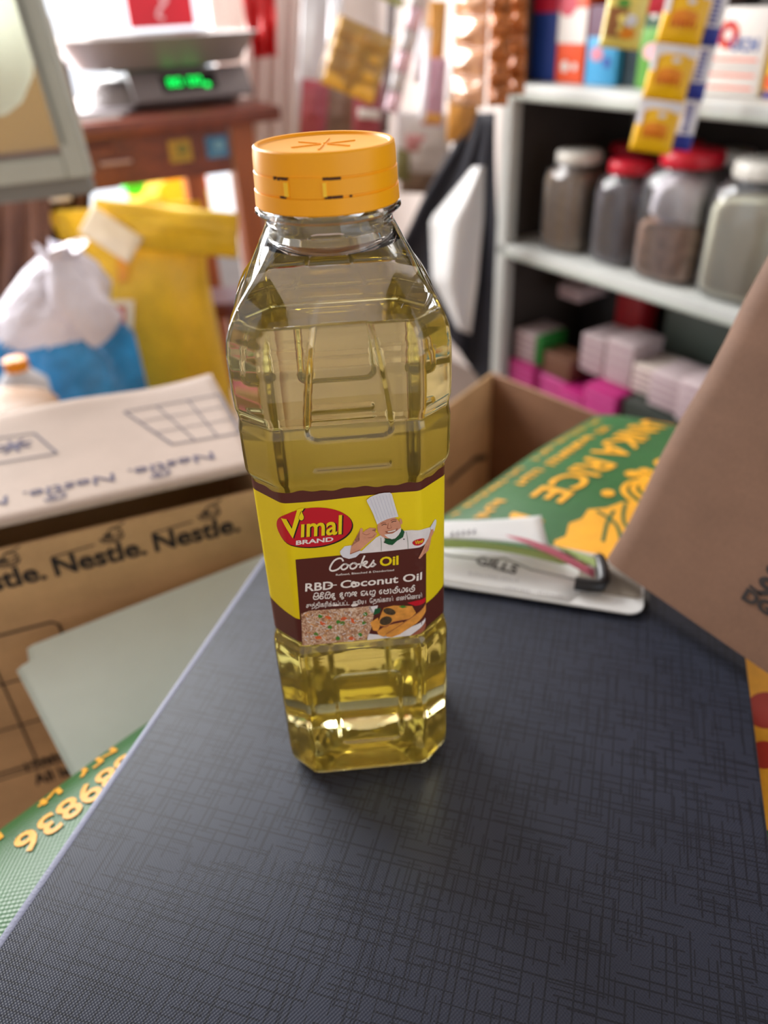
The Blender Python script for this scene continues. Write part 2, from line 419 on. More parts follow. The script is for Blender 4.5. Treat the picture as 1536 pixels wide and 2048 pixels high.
# ------------------------------------------------------------------ flat print helper
class Art:
    """collects flat printed shapes (2-D) and lays them on a surface through `fn(x, y, layer)`"""
    def __init__(self, fn, maxlen=None):
        self.fn = fn; self.v = []; self.f = []; self.mi = []; self.mats = []; self.maxlen = maxlen
    def _m(self, m):
        if m not in self.mats: self.mats.append(m)
        return self.mats.index(m)
    def _add(self, bm, m, layer):
        if self.maxlen:
            for _ in range(5):
                es = [e for e in bm.edges if e.calc_length() > self.maxlen]
                if not es: break
                bmesh.ops.subdivide_edges(bm, edges=es, cuts=1)
                bmesh.ops.triangulate(bm, faces=bm.faces[:])
        i0 = len(self.v); bm.verts.index_update(); k = self._m(m)
        for v in bm.verts: self.v.append(self.fn(v.co.x, v.co.y, layer))
        for f in bm.faces: self.f.append(tuple(i0 + v.index for v in f.verts)); self.mi.append(k)
        bm.free(); return self
    def poly(self, pts, m, layer=1):
        bm = bmesh.new(); vs = [bm.verts.new((p[0], p[1], 0)) for p in pts]
        bm.faces.new(vs); bmesh.ops.triangulate(bm, faces=bm.faces[:]); return self._add(bm, m, layer)
    def quadgrid(self, a, b, c, d, m, layer=1, nu=8, nv=8):
        bm = bmesh.new(); g = []
        for j in range(nv + 1):
            for i in range(nu + 1):
                u, t = i / nu, j / nv
                p = [(a[k] * (1 - u) + b[k] * u) * (1 - t) + (d[k] * (1 - u) + c[k] * u) * t for k in (0, 1)]
                g.append(bm.verts.new((p[0], p[1], 0)))
        for j in range(nv):
            for i in range(nu):
                k = j * (nu + 1) + i; bm.faces.new((g[k], g[k + 1], g[k + nu + 2], g[k + nu + 1]))
        return self._add(bm, m, layer)
    def ellipse(self, cx, cy, rx, ry, m, layer=1, rot=0.0, n=28):
        c, s = math.cos(rot), math.sin(rot)
        pts = []
        for k in range(n):
            a = 2 * math.pi * k / n; x, y = rx * math.cos(a), ry * math.sin(a)
            pts.append((cx + c * x - s * y, cy + s * x + c * y))
        return self.poly(pts, m, layer)
    def stroke(self, pts, width, m, layer=1, smooth=True, closed=False):
        P = [np.array(p, float) for p in pts]
        if smooth and len(P) > 2:
            Q = []
            n = len(P)
            for i in range(n - (0 if closed else 1)):
                p0 = P[(i - 1) % n] if (closed or i > 0) else P[i]; p1 = P[i]; p2 = P[(i + 1) % n]; p3 = P[(i + 2) % n] if (closed or i + 2 < n) else p2
                for t in (0, .25, .5, .75):
                    Q.append(0.5 * (2 * p1 + (p2 - p0) * t + (2 * p0 - 5 * p1 + 4 * p2 - p3) * t * t + (3 * p1 - p0 - 3 * p2 + p3) * t ** 3))
            if not closed: Q.append(P[-1])
            P = Q
        n = len(P); bm = bmesh.new(); L = []; R = []
        for i in range(n):
            if closed: t = P[(i + 1) % n] - P[(i - 1) % n]
            else: t = P[min(i + 1, n - 1)] - P[max(i - 1, 0)]
            ln = np.linalg.norm(t) or 1; nn = np.array([-t[1], t[0]]) / ln * width / 2
            L.append(bm.verts.new((*(P[i] + nn), 0))); R.append(bm.verts.new((*(P[i] - nn), 0)))
        for i in range(n if closed else n - 1):
            k = (i + 1) % n
            try: bm.faces.new((L[i], L[k], R[k], R[i]))
            except ValueError: pass
        return self._add(bm, m, layer)
    def text(self, s, a, b, up, m, layer=1, bold=0.0, ref=None, shear=0.0):
        """string fitted between baseline ends a and b, `up` is the 2-D vector of a capital's height"""
        c = bpy.data.curves.new('t', 'FONT'); c.body = s; c.offset = bold; c.resolution_u = 3
        o = bpy.data.objects.new('t', c); me = bpy.data.meshes.new_from_object(o)
        co = [(v.co.x, v.co.y) for v in me.vertices]; fs = [tuple(p.vertices) for p in me.polygons]
        bpy.data.objects.remove(o); bpy.data.curves.remove(c); bpy.data.meshes.remove(me)
        if not co: return self
        x0 = min(p[0] for p in co); x1 = max(p[0] for p in co)
        H = ref or 0.73
        a = np.array(a, float); d = np.array(b, float) - a; up = np.array(up, float)
        bm = bmesh.new(); vs = []
        for x, y in co:
            q = a + d * (x - x0 + shear * y) / (x1 - x0) + up * (y / H); vs.append(bm.verts.new((q[0], q[1], 0)))
        for f in fs:
            try: bm.faces.new([vs[i] for i in f])
            except ValueError: pass
        return self._add(bm, m, layer)
    def build(self, name, parent, label=None):
        o = mesh_obj(name, self.v, self.f, self.mats, parent)
        o.data.polygons.foreach_set('material_index', self.mi); o.data.update()
        if label: o['label'] = label
        return o

def plane_fn(O, X, Y, N, step=0.0003):
    O, X, Y, N = (np.asarray(q, float) for q in (O, X, Y, N))
    return lambda x, y, k: O + X * x + Y * y + N * (0.0004 + step * k)

# ================================================================== SETTING
FLOOR = -0.62
def rotdir(deg): return np.array([math.cos(math.radians(deg)), math.sin(math.radians(deg)), 0.0])
Z = np.array([0, 0, 1.0])
SH_U = np.array([0.2486, 1.20, 0.0])            # front foot of the shelf's left post
SH_D = rotdir(-57.0); SH_N = np.array([SH_D[1], -SH_D[0], 0.0])   # along the shelf / towards the room
TB_O = np.array([-0.489, 1.295, 0.0]); TB_D = rotdir(26.0); TB_N = np.array([-TB_D[1], TB_D[0], 0.0])   # table edge / away from the room
def shp(s, off, z): return SH_U + SH_D * s - SH_N * off + Z * z
def tbp(s, off, z): return TB_O + TB_D * s + TB_N * off + Z * z

box('floor', (0, 0.6, FLOOR - 0.02), (7, 6, 0.04), M['floor'])['kind'] = 'structure'
box('ceiling', (0.92, 0.6, 1.75), (1.6, 6, 0.04), M['ceiling'])['kind'] = 'structure'
box('ceiling_blocker_1', (-0.94, -0.83, 1.75), (2.1, 3.16, 0.04), M['ceiling'])['kind'] = 'structure'  # unseen slab, added to cut top light and sheen near the camera
box('wall_near', (-1.95, -0.9, 0.56), (0.06, 2.0, 2.36), M['wall'])['kind'] = 'structure'  # unseen wall, added to reduce light from the near left
box('wall_right', shp(0.1, 0.42, 0.56), (3.4, 0.05, 2.36), M['wall'], axes=(SH_D, -SH_N, Z))['kind'] = 'structure'
WL = 0.62                                           # the street wall stands behind the table
box('wall_left', tbp(0.72, WL, 0.56), (0.52, 0.06, 2.36), M['wall'], axes=(TB_D, TB_N, Z))['kind'] = 'structure'
box('wall_far', tbp(-1.9, WL, 0.56), (1.2, 0.06, 2.36), M['wall'], axes=(TB_D, TB_N, Z))['kind'] = 'structure'
box('wall_back', (-0.6, -1.9, 0.56), (2.7, 0.06, 2.36), M['wall'])['kind'] = 'structure'

# ================================================================== OIL BOTTLE
TH = 0.0625
BT = np.array([math.cos(TH), math.sin(TH), 0.0]); BN = np.array([math.sin(TH), -math.cos(TH), 0.0])   # front face tangent / normal
CH, RHO = 11.4, 3.0                                  # chamfer and corner rounding, mm
def octagon(h, c):
    """closed rounded-octagon outline, mm, evenly sampled; front face is y=-h"""
    P = [(-h + c, -h), (h - c, -h), (h, -h + c), (h, h - c), (h - c, h), (-h + c, h), (-h, h - c), (-h, -h + c)]
    P = [np.array(p) for p in P]; out = []
    for i in range(8):
        p, a, b = P[i], P[i - 1], P[(i + 1) % 8]
        da = (a - p) / np.linalg.norm(a - p); db = (b - p) / np.linalg.norm(b - p)
        t = RHO * math.tan(math.radians(22.5)) * 1.6
        q0, q1 = p + da * t, p + db * t
        for k in range(7):
            s = k / 6; out.append((1 - s) ** 2 * q0 + 2 * s * (1 - s) * p + s * s * q1)
        nxt = P[(i + 1) % 8]; dn = (P[(i + 2) % 8] - nxt); q2 = nxt + (p - nxt) / np.linalg.norm(p - nxt) * t
        n = max(2, int(np.linalg.norm(q2 - q1) / 0.75))
        for k in range(1, n): out.append(q1 + (q2 - q1) * k / n)
    return np.array(out)
OCT = octagon(38.4, CH); ANG = np.arctan2(OCT[:, 1], OCT[:, 0]); NP = len(OCT)
PZ = [0, .6, 1.6, 3.2, 6, 12, 78, 81, 83, 85.5, 87, 163, 165, 167, 169, 172, 186, 188, 190, 192, 194, 200, 214, 219, 223, 228, 244, 248.5, 251, 256]
PH = [32.5, 34.6, 36.3, 37.6, 38.3, 38.5, 38.5, 38.3, 37.9, 37.1, 36.9, 36.9, 37.2, 38.2, 38.7, 38.8, 38.9, 38.6, 38.3, 38.6, 39.1, 39.3, 39.1, 38.4, 37.0, 34.4, 25.3, 22.4, 21.2, 21.2]
PK = [0.25, .15, .08, .03, 0, 0, 0, 0, 0, 0, 0, 0, 0, 0, 0, 0, 0, 0, 0, 0, 0, 0, 0, 0, 0.03, 0.10, 0.75, 1, 1, 1]
def sm(x): x = np.clip(x, 0, 1); return x * x * (3 - 2 * x)
def inset(u, z):
    u = np.abs(u - 1.2)
    def panel(zc, hz, hw, r, depth, edge=1.7):
        dx = u - (hw - r); dz = np.abs(z - zc) - (hz - r)
        sd = np.hypot(np.maximum(dx, 0), np.maximum(dz, 0)) + np.minimum(np.maximum(dx, dz), 0) - r
        return depth * sm(-sd / edge)
    hw = 16.4 + (9.8 - 16.4) * np.clip((z - 184) / 49, 0, 1)
    return np.maximum.reduce([panel(208.7, 24.8, hw, 5.0, 1.15), panel(45.5, 23.0, 15.3, 4.5, 1.1), panel(173.6, 1.7, 14.4, 1.2, 0.6, 1.0)])
def bottle_ring(z, off=0.0, idx=None):
    h = np.interp(z, PZ, PH) - off; k = sm(np.interp(z, PZ, PK))
    pts = OCT * (h / 38.4)
    if k < 1:
        d = np.zeros_like(pts)
        for a in range(4):
            ca, sa = math.cos(a * math.pi / 2), math.sin(a * math.pi / 2)
            nx, ny = sa, -ca; tx, ty = ca, sa
            wv = OCT[:, 0] * nx + OCT[:, 1] * ny; u = OCT[:, 0] * tx + OCT[:, 1] * ty
            ins = np.where(wv > 38.2, inset(u, np.full_like(u, z)), 0) * (1 - k)
            d += np.stack([-nx * ins, -ny * ins], 1)
        pts = pts + d
    circ = np.stack([np.cos(ANG), np.sin(ANG)], 1) * h
    return pts * (1 - k) + circ * k
def bworld(x, y, z):     # bottle mm -> metres in the bottle's own frame
    return (x / 1000, y / 1000, z / 1000)
def bottle_mesh(name, z0, z1, off, mats, parent, top_cap, step=0.75, floor=0.0, surf_top=None):
    zs = [z for z in np.arange(z0, z1, step)] + [z1]
    zs = sorted(set([round(float(z), 3) for z in zs] + [p for p in (0.6, 1.6, 3.2) if p > z0]))
    vs = []; fs = []
    for z in zs:
        for p in bottle_ring(z, off): vs.append(bworld(p[0], p[1], z))
    for i in range(len(zs) - 1):
        for k in range(NP):
            k2 = (k + 1) % NP; fs.append((i * NP + k, i * NP + k2, (i + 1) * NP + k2, (i + 1) * NP + k))
    def disc(base_i, z, rise, flip):
        ring0 = list(range(base_i * NP, base_i * NP + NP)); P0 = np.array([vs[i] for i in ring0])
        prev = ring0
        for s, dz in ((0.93, 0.02), (0.86, 0.12), (0.75, 0.38), (0.6, 0.65), (0.42, 0.85), (0.22, 0.97)):
            st = len(vs)
            for p in P0: vs.append((p[0] * s, p[1] * s, p[2] + rise * dz))
            cur = list(range(st, st + NP))
            for k in range(NP):
                k2 = (k + 1) % NP; q = (prev[k], cur[k], cur[k2], prev[k2]); fs.append(q if flip else q[::-1])
            prev = cur
        c = len(vs); vs.append((0, 0, P0[0][2] + rise))
        for k in range(NP):
            k2 = (k + 1) % NP; q = (prev[k], c, prev[k2]); fs.append(q if flip else q[::-1])
    disc(0, zs[0], 0.006, True)
    if top_cap: disc(len(zs) - 1, zs[-1], -0.0002, False)
    me = bpy.data.meshes.new(name); me.from_pydata(vs, [], fs); me.update()
    return link(name, me, mats, parent, True)
bottle = empty('oil_bottle', (0, 0, 0.0003), 'clear square bottle of yellow coconut oil with orange-yellow cap standing on the navy folder', 'bottle', rot=(0, 0, TH))
bottle_mesh('bottle_body', 0.0, 256.0, 0.0, M['skin'], bottle, False)['label'] = 'clear moulded plastic bottle body with inset panels'
OIL_Z = 225.0
bottle_mesh('oil', 0.5, OIL_Z, 0.35, M['oil'], bottle, True)['label'] = 'pale yellow cooking oil filling the bottle'
def lathe(name, prof, mats, parent, n=96, close=True):
    vs = []; fs = []
    for r, z in prof:
        for k in range(n):
            a = 2 * math.pi * k / n; vs.append((r / 1000 * math.cos(a), r / 1000 * math.sin(a), z / 1000))
    m = len(prof)
    for i in range(m if close else m - 1):
        j = (i + 1) % m
        for k in range(n):
            k2 = (k + 1) % n; fs.append((i * n + k, i * n + k2, j * n + k2, j * n + k))
    me = bpy.data.meshes.new(name); me.from_pydata(vs, [], fs); me.update()
    o = link(name, me, mats, parent); shade_auto(o, 35); return o
# thick neck finish with its support ring, moulded in the same clear plastic
lathe('neck_ring', [(20.0, 245.6), (25.1, 244.6), (22.9, 248.8), (22.0, 250.6), (22.0, 253.2), (24.3, 253.9), (25.1, 254.8), (24.9, 255.8), (23.6, 256.4), (21.6, 256.6), (19.6, 256.6), (19.4, 250.0)], M['collar'], bottle)
def cap_build():
    prof = [(0.05, 274.1), (20.8, 274.1), (21.4, 274.3), (21.9, 275.0), (22.8, 275.2), (23.4, 274.7), (23.75, 272.0), (23.9, 268.2), (23.6, 268.0), (23.6, 267.6), (24.05, 267.4), (24.2, 262.6), (23.85, 262.4), (23.85, 262.0), (24.4, 261.8), (24.6, 257.0), (24.3, 256.6), (22.5, 256.6), (22.5, 258.0), (0.05, 258.0)]
    cap = lathe('cap', prof, M['cap'], bottle, 128); cap['label'] = 'orange-yellow screw cap with recessed top and tamper band'
    def rad(a, r0, r1, z0, z1, da, nm, m):
        vs = []; n = 8
        for r in (r0, r1):
            for z in (z0, z1):
                for k in range(n + 1):
                    t = a - da / 2 + da * k / n; vs.append((r / 1000 * math.cos(t), r / 1000 * math.sin(t), z / 1000))
        fs = []; q = n + 1
        for k in range(n):
            fs += [(2 * q + k, 2 * q + k + 1, 3 * q + k + 1, 3 * q + k), (k, q + k, q + k + 1, k + 1), (q + k, 3 * q + k, 3 * q + k + 1, q + k + 1), (k, k + 1, 2 * q + k + 1, 2 * q + k)]
        fs += [(0, 2 * q, 3 * q, q), (n, q + n, 3 * q + n, 2 * q + n)]
        me = bpy.data.meshes.new(nm); me.from_pydata(vs, [], fs); me.update(); return link(nm, me, m, cap)
    A0 = math.radians(-90) - TH
    rad(A0 - 0.22, 23.4, 24.28, 262.0, 268.2, 0.44, 'hinge_tab', M['cap'])
    for a, da in ((A0 - 0.50, 0.06), (A0 + 0.02, 0.05)):
        rad(a, 23.5, 24.7, 262.6, 266.8, da, 'band_tooth', M['tooth'])
    rr = random.Random(3)
    for a, z, da in ((A0 - 0.53, 267.6, .10), (A0 - 0.62, 267.5, .05), (A0 - .57, 262.3, .09), (A0 + .03, 267.6, .10), (A0 + .16, 267.6, .16), (A0 + .06, 262.3, .09), (A0 + .18, 262.3, .14), (A0 + .36, 262.2, .03), (A0 - .69, 267.6, .04)):
        rad(a, 23.5, 24.12 if z > 265 else 24.32, z - .28 - rr.random() * .2, z + .30 + rr.random() * .3, da, 'grime_mark', M['grime'])
    for k in range(6):
        a = k * math.pi / 3 + 0.35
        c = Vector((math.cos(a) * 0.0062, math.sin(a) * 0.0062, 0.27415)); ln = (0.010, 0.0105, 0.009, 0.0105, 0.010, 0.009)[k]
        bm = bmesh.new(); bmesh.ops.create_cube(bm, size=1)
        bmesh.ops.transform(bm, matrix=Matrix.Translation(c) @ Matrix.Rotation(a, 4, 'Z') @ Matrix.Diagonal((ln, 0.0006, 0.0006, 1)), verts=bm.verts)
        bm_obj('top_rib', bm, M['cap'], cap)
cap_build()
# ---------------- label (a printed sleeve glued round the recessed band)
LZ0, LZ1 = 88.7, 163.3
LH = 36.9 + 0.25
_oc = octagon(LH, CH)
_sl = np.concatenate([[0], np.cumsum(np.linalg.norm(np.diff(np.vstack([_oc, _oc[:1]]), axis=0), axis=1))]); PER = _sl[-1]
_i0 = int(np.argmin(np.abs(_oc[:, 0]) + (np.abs(_oc[:, 1] + LH) > .01) * 99))
_s_mid = _sl[_i0] - _oc[_i0][0]
def label_pt(s, z, off=0.0):
    """s = mm along the sleeve from the middle of the front face, z = height in mm"""
    t = (s + _s_mid) % PER; j = min(int(np.searchsorted(_sl, t, 'right')) - 1, len(_oc) - 1)
    a, b = _oc[j], _oc[(j + 1) % len(_oc)]; d = b - a; q = (t - _sl[j]) / (np.linalg.norm(d) + 1e-9)
    p = a + d * q; n = np.array([d[1], -d[0]]) / (np.linalg.norm(d) + 1e-9); p = p + n * off
    return p[0], p[1], z
_BM = Matrix.Translation((0, 0, 0.0003)) @ Matrix.Rotation(TH, 4, 'Z')
def label_world(s, z, off):
    x, y, zz = label_pt(s, z, off); return _BM @ Vector((x / 1000, y / 1000, zz / 1000))
def wav(s): return 0.35 * math.sin(s * .23) + 0.25 * math.sin(s * .61 + 1)
def label_strip(name, za, zb, off, m, parent, s0=-PER / 2, s1=PER / 2, n=320):
    rows = [za, None, zb]; vs = []; fs = []
    for i in range(n + 1):
        s = s0 + (s1 - s0) * i / n
        a = za(s) if callable(za) else za; b = zb(s) if callable(zb) else zb
        for k in range(7): vs.append(label_world(s, a + (b - a) * k / 6, off))
    for i in range(n):
        for k in range(6): fs.append((i * 7 + k, (i + 1) * 7 + k, (i + 1) * 7 + k + 1, i * 7 + k + 1))
    return mesh_obj(name, vs, fs, m, parent, True)
label = label_strip('label', lambda s: LZ0 + wav(s) * .5, lambda s: LZ1 + wav(s * 1.3 + 4), 0.0, M['label_yellow'], bottle)
label['label'] = 'yellow and brown printed brand label round the bottle'
label_strip('brown_top_band', lambda s: 159.2 + .5 * math.sin(s * .09), lambda s: LZ1 + wav(s * 1.3 + 4), 0.05, M['label_brown'], label)
label_strip('brown_bottom_band', lambda s: LZ0 + wav(s) * .5, lambda s: 102.0 + 3.2 * math.exp(-((abs(s) - 44) / 7) ** 2) + .8 * math.sin(s * .1), 0.05, M['label_brown'], label)
_fq = _BM @ Vector((0, -LH / 1000, 0.12))
def label_px(px, py, k):
    P = on_plane(px, py, _fq, BN); s = float(P @ BT) * 1000; z = float(P[2]) * 1000 - 0.3
    return label_world(s, z, 0.06 + 0.045 * k)
def label_art(maxlen=14): return Art(label_px, maxlen)
def c5(x, y): return (540 + x / 7.68, 960 + y / 7.68)
def c6(x, y): return (680 + x / 6.678, 970 + y / 6.678)
def c7(x, y): return (580 + x / 5.12, 1090 + y / 5.12)
a = label_art()
a.quadgrid((591, 1119), (858, 1093), (856, 1264), (604, 1291), M['label_brown'], 1, 14, 8)
a.build('brown_panel', label)
# brand oval
a = label_art(8)
a.ellipse(627.5, 1056, 79, 39.5, M['label_black'], 2, -0.085, 48)
a.ellipse(625.5, 1054, 78.5, 39, M['label_red'], 3, -0.085, 48)
a.build('brand_oval', label, 'red oval with dark shadow')
a = label_art(8)
Vp = [(165, 605), (252, 598), (335, 744), (420, 442), (527, 420), (497, 470), (470, 480), (440, 560), (446, 606), (350, 892)]
a.poly([c5(x + 22, y + 8) for x, y in Vp], M['label_black'], 4)
a.poly([c5(x, y) for x, y in Vp], M['label_yellow_ink'], 5)
drop = [(482, 468), (505, 520), (520, 555), (515, 592), (490, 614), (460, 606), (440, 575), (448, 545), (468, 510)]
a.poly([c5(482 + (x - 482) * 1.16 + 4, 545 + (y - 545) * 1.12 + 3) for x, y in drop], M['label_black'], 6)
a.poly([c5(x, y) for x, y in drop], M['label_yellow_ink'], 7)
def dotless(art, dx, dy, m, k):
    art.text('\u0131mal', c5(475 + dx, 868 + dy), c5(1100 + dx, 818 + dy), (7 / 7.68, -300 / 7.68), m, k, bold=0.018)
dotless(a, 22, 6, M['label_black'], 4); dotless(a, 0, 0, M['label_yellow_ink'], 5)
a.build('brand_lettering', label, 'yellow letters with an oil drop')
a = label_art(8); a.text('BRAND', c5(398, 990), c5(972, 932), (3 / 7.68, -66 / 7.68), M['label_white'], 5, bold=0.03); a.build('brand_word', label)
# the printed cook
a = label_art(8)
P6 = lambda pts: [c6(x, y) for x, y in pts]
a.poly(P6([(250, 912), (360, 810), (480, 700), (590, 640), (860, 605), (960, 598), (1130, 610), (1270, 640), (1290, 700), (1230, 790), (1160, 822), (900, 850), (700, 872), (520, 890)]), M['label_cream'], 3)
a.poly(P6([(0, 880), (60, 815), (150, 800), (130, 915), (260, 870), (300, 880), (210, 960), (120, 982), (40, 960), (5, 920)]), M['print_hat'], 4)
a.poly(P6([(130, 918), (150, 815), (260, 735), (265, 600), (275, 570), (300, 575), (305, 630), (340, 600), (400, 565), (480, 575), (420, 600), (470, 620), (495, 645), (470, 690), (430, 720), (350, 790), (270, 860)]), M['print_skin'], 5)
a.stroke(P6([(300, 640), (350, 660), (400, 640)]), .9, M['print_shade'], 6); a.stroke(P6([(370, 700), (430, 690), (470, 650)]), .9, M['print_shade'], 6)
a.stroke(P6([(135, 915), (200, 890), (268, 862)]), 1.6, M['print_shade'], 6)
a.poly(P6([(1270, 640), (1380, 570), (1410, 600), (1400, 650), (1355, 730), (1330, 690), (1290, 680)]), M['print_hat'], 5)
a.poly(P6([(1285, 690), (1335, 680), (1345, 740), (1290, 780), (1270, 850), (1230, 930), (1170, 945), (1125, 945), (1135, 900), (1065, 985), (1042, 975), (1100, 885), (1160, 815), (1230, 770)]), M['print_skin'], 6)
a.stroke(P6([(1180, 850), (1150, 900), (1130, 940)]), .8, M['print_shade'], 7); a.stroke(P6([(1230, 860), (1200, 915), (1175, 942)]), .8, M['print_shade'], 7)
a.poly(P6([(578, 665), (640, 690), (740, 690), (830, 580), (862, 620), (840, 690), (760, 740), (700, 795), (650, 790), (590, 765), (600, 720)]), M['print_green'], 7)
for i in range(14):
    a.ellipse(*c6(620 + 13 * i, 735 - abs(7 - i) * 3 - (i > 8) * (i - 8) * 14), .9, .5, M['label_black'], 8)
a.ellipse(*c6(655, 560), 23.5, 22, M['print_skin'], 8, -0.15)
a.ellipse(*c6(812, 480), 2.6, 6, M['print_skin'], 7, -0.2); a.ellipse(*c6(520, 575), 2.2, 5, M['print_shade'], 7, -0.2)
a.poly(P6([(590, 655), (640, 645), (700, 640), (760, 600), (815, 560), (810, 610), (780, 660), (735, 705), (690, 715), (640, 695)]), M['label_cream'], 9)
a.poly(P6([(600, 610), (660, 600), (720, 590), (770, 565), (765, 595), (720, 625), (660, 640), (620, 635)]), M['print_shade'], 10)
a.poly(P6([(630, 610), (690, 600), (750, 582), (735, 602), (690, 615), (645, 622)]), M['label_white'], 11)
a.stroke(P6([(545, 512), (575, 496), (615, 500)]), 1.5, M['print_shade'], 10); a.stroke(P6([(675, 470), (710, 452), (755, 456)]), 1.5, M['print_shade'], 10)
a.stroke(P6([(555, 530), (585, 516), (620, 520)]), 1.1, M['label_black'], 11); a.stroke(P6([(685, 490), (715, 474), (750, 474)]), 1.1, M['label_black'], 11)
a.poly(P6([(640, 500), (660, 500), (690, 565), (650, 580), (625, 570)]), M['print_shade'], 9)
a.poly(P6([(645, 500), (660, 498), (682, 560), (652, 570), (640, 562)]), M['print_skin'], 10)
a.poly(P6([(355, 190), (395, 155), (450, 128), (520, 104), (590, 93), (665, 90), (690, 110), (735, 270), (778, 412), (700, 425), (620, 448), (550, 480), (495, 516), (440, 370), (395, 280), (360, 215)]), M['print_hat'], 12)
for i in range(7):
    a.stroke(P6([(400 + 42 * i, 165 - 10 * i), (520 + 36 * i, 480 - 14 * i)]), .55, M['print_hat_shade'], 13, False)
a.stroke(P6([(545, 700), (552, 790), (550, 875)]), .6, M['print_green'], 6); a.stroke(P6([(885, 620), (905, 740), (908, 845)]), .6, M['print_green'], 6)
a.ellipse(*c6(853, 718), 1.4, 1.2, M['label_black'], 6); a.ellipse(*c6(594, 757), 1.4, 1.2, M['label_black'], 8)
a.ellipse(*c6(1054, 762), 13.2, 6.4, M['label_red'], 6, -0.09)
a.text('Vimal', c6(1000, 785), c6(1112, 772), (0, -7.2), M['label_yellow_ink'], 7, bold=.02)
a.build('cook_picture', label, 'printed smiling cook in tall white hat, green neckerchief and white jacket')
# lettering of the panel
a = label_art(10)
sc = [[(545, 165), (530, 138), (495, 135), (450, 160), (415, 215), (410, 250), (440, 262), (490, 245), (525, 215)],
      [(560, 190), (530, 210), (528, 240), (552, 248), (585, 228), (588, 200), (562, 190), (600, 205), (625, 205)],
      [(650, 180), (620, 200), (618, 232), (645, 240), (678, 220), (680, 190), (652, 180), (690, 196), (715, 190)],
      [(765, 105), (740, 160), (715, 232)], [(722, 205), (765, 168), (790, 168), (775, 190), (740, 198), (770, 215), (790, 228), (815, 215)],
      [(815, 215), (845, 175), (860, 150)], [(850, 172), (866, 195), (850, 215), (825, 215)], [(850, 215), (880, 190)]]
for st in sc: a.stroke([c7(x, y) for x, y in st], 3.4, M['label_white'], 3)
a.text('Oil', c7(918, 212), c7(1110, 195), (1 / 5.12, -92 / 5.12), M['label_yellow_ink'], 3, bold=.03)
a.build('product_name', label, 'white script and yellow lettering')
a = label_art(10); a.text('Refined, Bleached & Deodorised', c7(470, 312), c7(1065, 262), (0, -20 / 5.12), M['label_white'], 3, bold=.01); a.build('small_print', label)
a = label_art(10)
a.text('RBD', c7(155, 472), c7(440, 448), (3 / 5.12, -84 / 5.12), M['label_white'], 3, bold=.02)
a.text('Coconut Oil', c7(515, 440), c7(1352, 357), (3 / 5.12, -78 / 5.12), M['label_white'], 3, bold=.02)
a.stroke([c7(385, 410), c7(480, 405)], 1.6, M['label_white'], 4, False); a.ellipse(*c7(652, 400), 6, 6.5, M['label_white'], 4)
a.ellipse(*c7(655, 405), 2.6, 1.6, M['label_brown'], 5)
a.build('product_title', label)
# Sinhala line, drawn stroke by stroke in unit boxes (x right, y up)
G = {'pa': [[(.15, .75), (.02, .45), (.12, .08), (.5, .0), (.88, .08), (.98, .45), (.85, .75), (.7, .5), (.5, .42), (.3, .5), (.15, .75)]],
     'i': [[(.1, .85), (.4, 1.12), (.8, 1.05), (.9, .85)]],
     'ra': [[(.2, .35), (.4, .5), (.7, .4), (.8, .15), (.5, 0), (.15, .05), (.05, .3), (.2, .7), (.5, .8), (.8, .7)]],
     'sa': [[(.35, .6), (.1, .7), (.02, .4), (.1, .05), (.35, .05), (.45, .35), (.4, .05), (.75, .0), (.98, .3), (.9, .7), (.6, .72), (.5, .5)]],
     'da': [[(.75, .75), (.3, .75), (.05, .5), (.3, .3), (.6, .4), (.55, .55), (.35, .5)], [(.3, .3), (.1, .12), (.4, 0), (.8, .1)]],
     'u': [[(.6, .05), (.9, -.15), (.6, -.32), (.35, -.2)]],
     'ga': [[(.05, .1), (.05, .55), (.3, .75), (.5, .5), (.5, .1), (.52, .5), (.75, .75), (.97, .5), (.95, .1), (.75, 0)]],
     'nda': [[(.1, .1), (.1, .6), (.35, .75), (.5, .5), (.4, .3), (.25, .4)], [(.5, .5), (.75, .75), (.95, .55), (.75, .3), (.6, .4)], [(.75, .3), (.6, .1), (.95, .02)]],
     'na': [[(.85, .75), (.3, .75), (.05, .5), (.25, .25), (.5, .35)], [(.3, .3), (.1, .1), (.5, 0), (.85, .1), (.95, .45)]],
     'ae': [[(.1, .1), (.1, .75)], [(.1, .1), (.5, 0), (.4, .25), (.1, .2)]],
     'la': [[(.1, .6), (.0, .3), (.2, .0), (.6, .0), (.9, .25), (.85, .65), (.5, .75), (.35, .5), (.5, .35), (.65, .45)]],
     'hal': [[(.5, .8), (.75, 1.1), (.95, .95)]],
     'ta': [[(.05, .7), (.0, .3), (.2, 0), (.45, .1), (.5, .5), (.5, .1), (.75, 0), (.97, .3), (.9, .7), (.6, .72)]],
     'e': [[(.75, .7), (.3, .65), (.1, .35), (.3, .05), (.65, .1), (.65, .35), (.4, .35)]],
     'aa': [[(.1, .75), (.5, .7), (.55, .3), (.5, 0), (.2, .05)]]}
def glyphs(art, seq, p0, p1, up, wd, m, k):
    tot = sum(w for _, w in seq); x = 0; p0 = np.array(p0); d = np.array(p1) - p0; up = np.array(up)
    for names, w in seq:
        for nm in names:
            for st in G[nm]:
                art.stroke([p0 + d * ((x + (q[0] * .86 + .05) * w) / tot) + up * q[1] for q in st], wd, m, k)
        x += w
a = label_art(10)
seq = [(('pa', 'i'), 1), (('ra', 'i'), .8), (('sa', 'i'), 1), (('da', 'u'), .8), ((), .5), (('da', 'u'), .8), (('ga',), 1), (('nda',), 1), ((), .45), (('na',), .9), (('ae',), .5), (('sa', 'u'), 1), ((), .45),
       (('e',), .7), (('pa',), .9), (('aa',), .5), (('la', 'hal'), 1), (('ta',), 1), (('e',), .6), (('la', 'hal'), 1)]
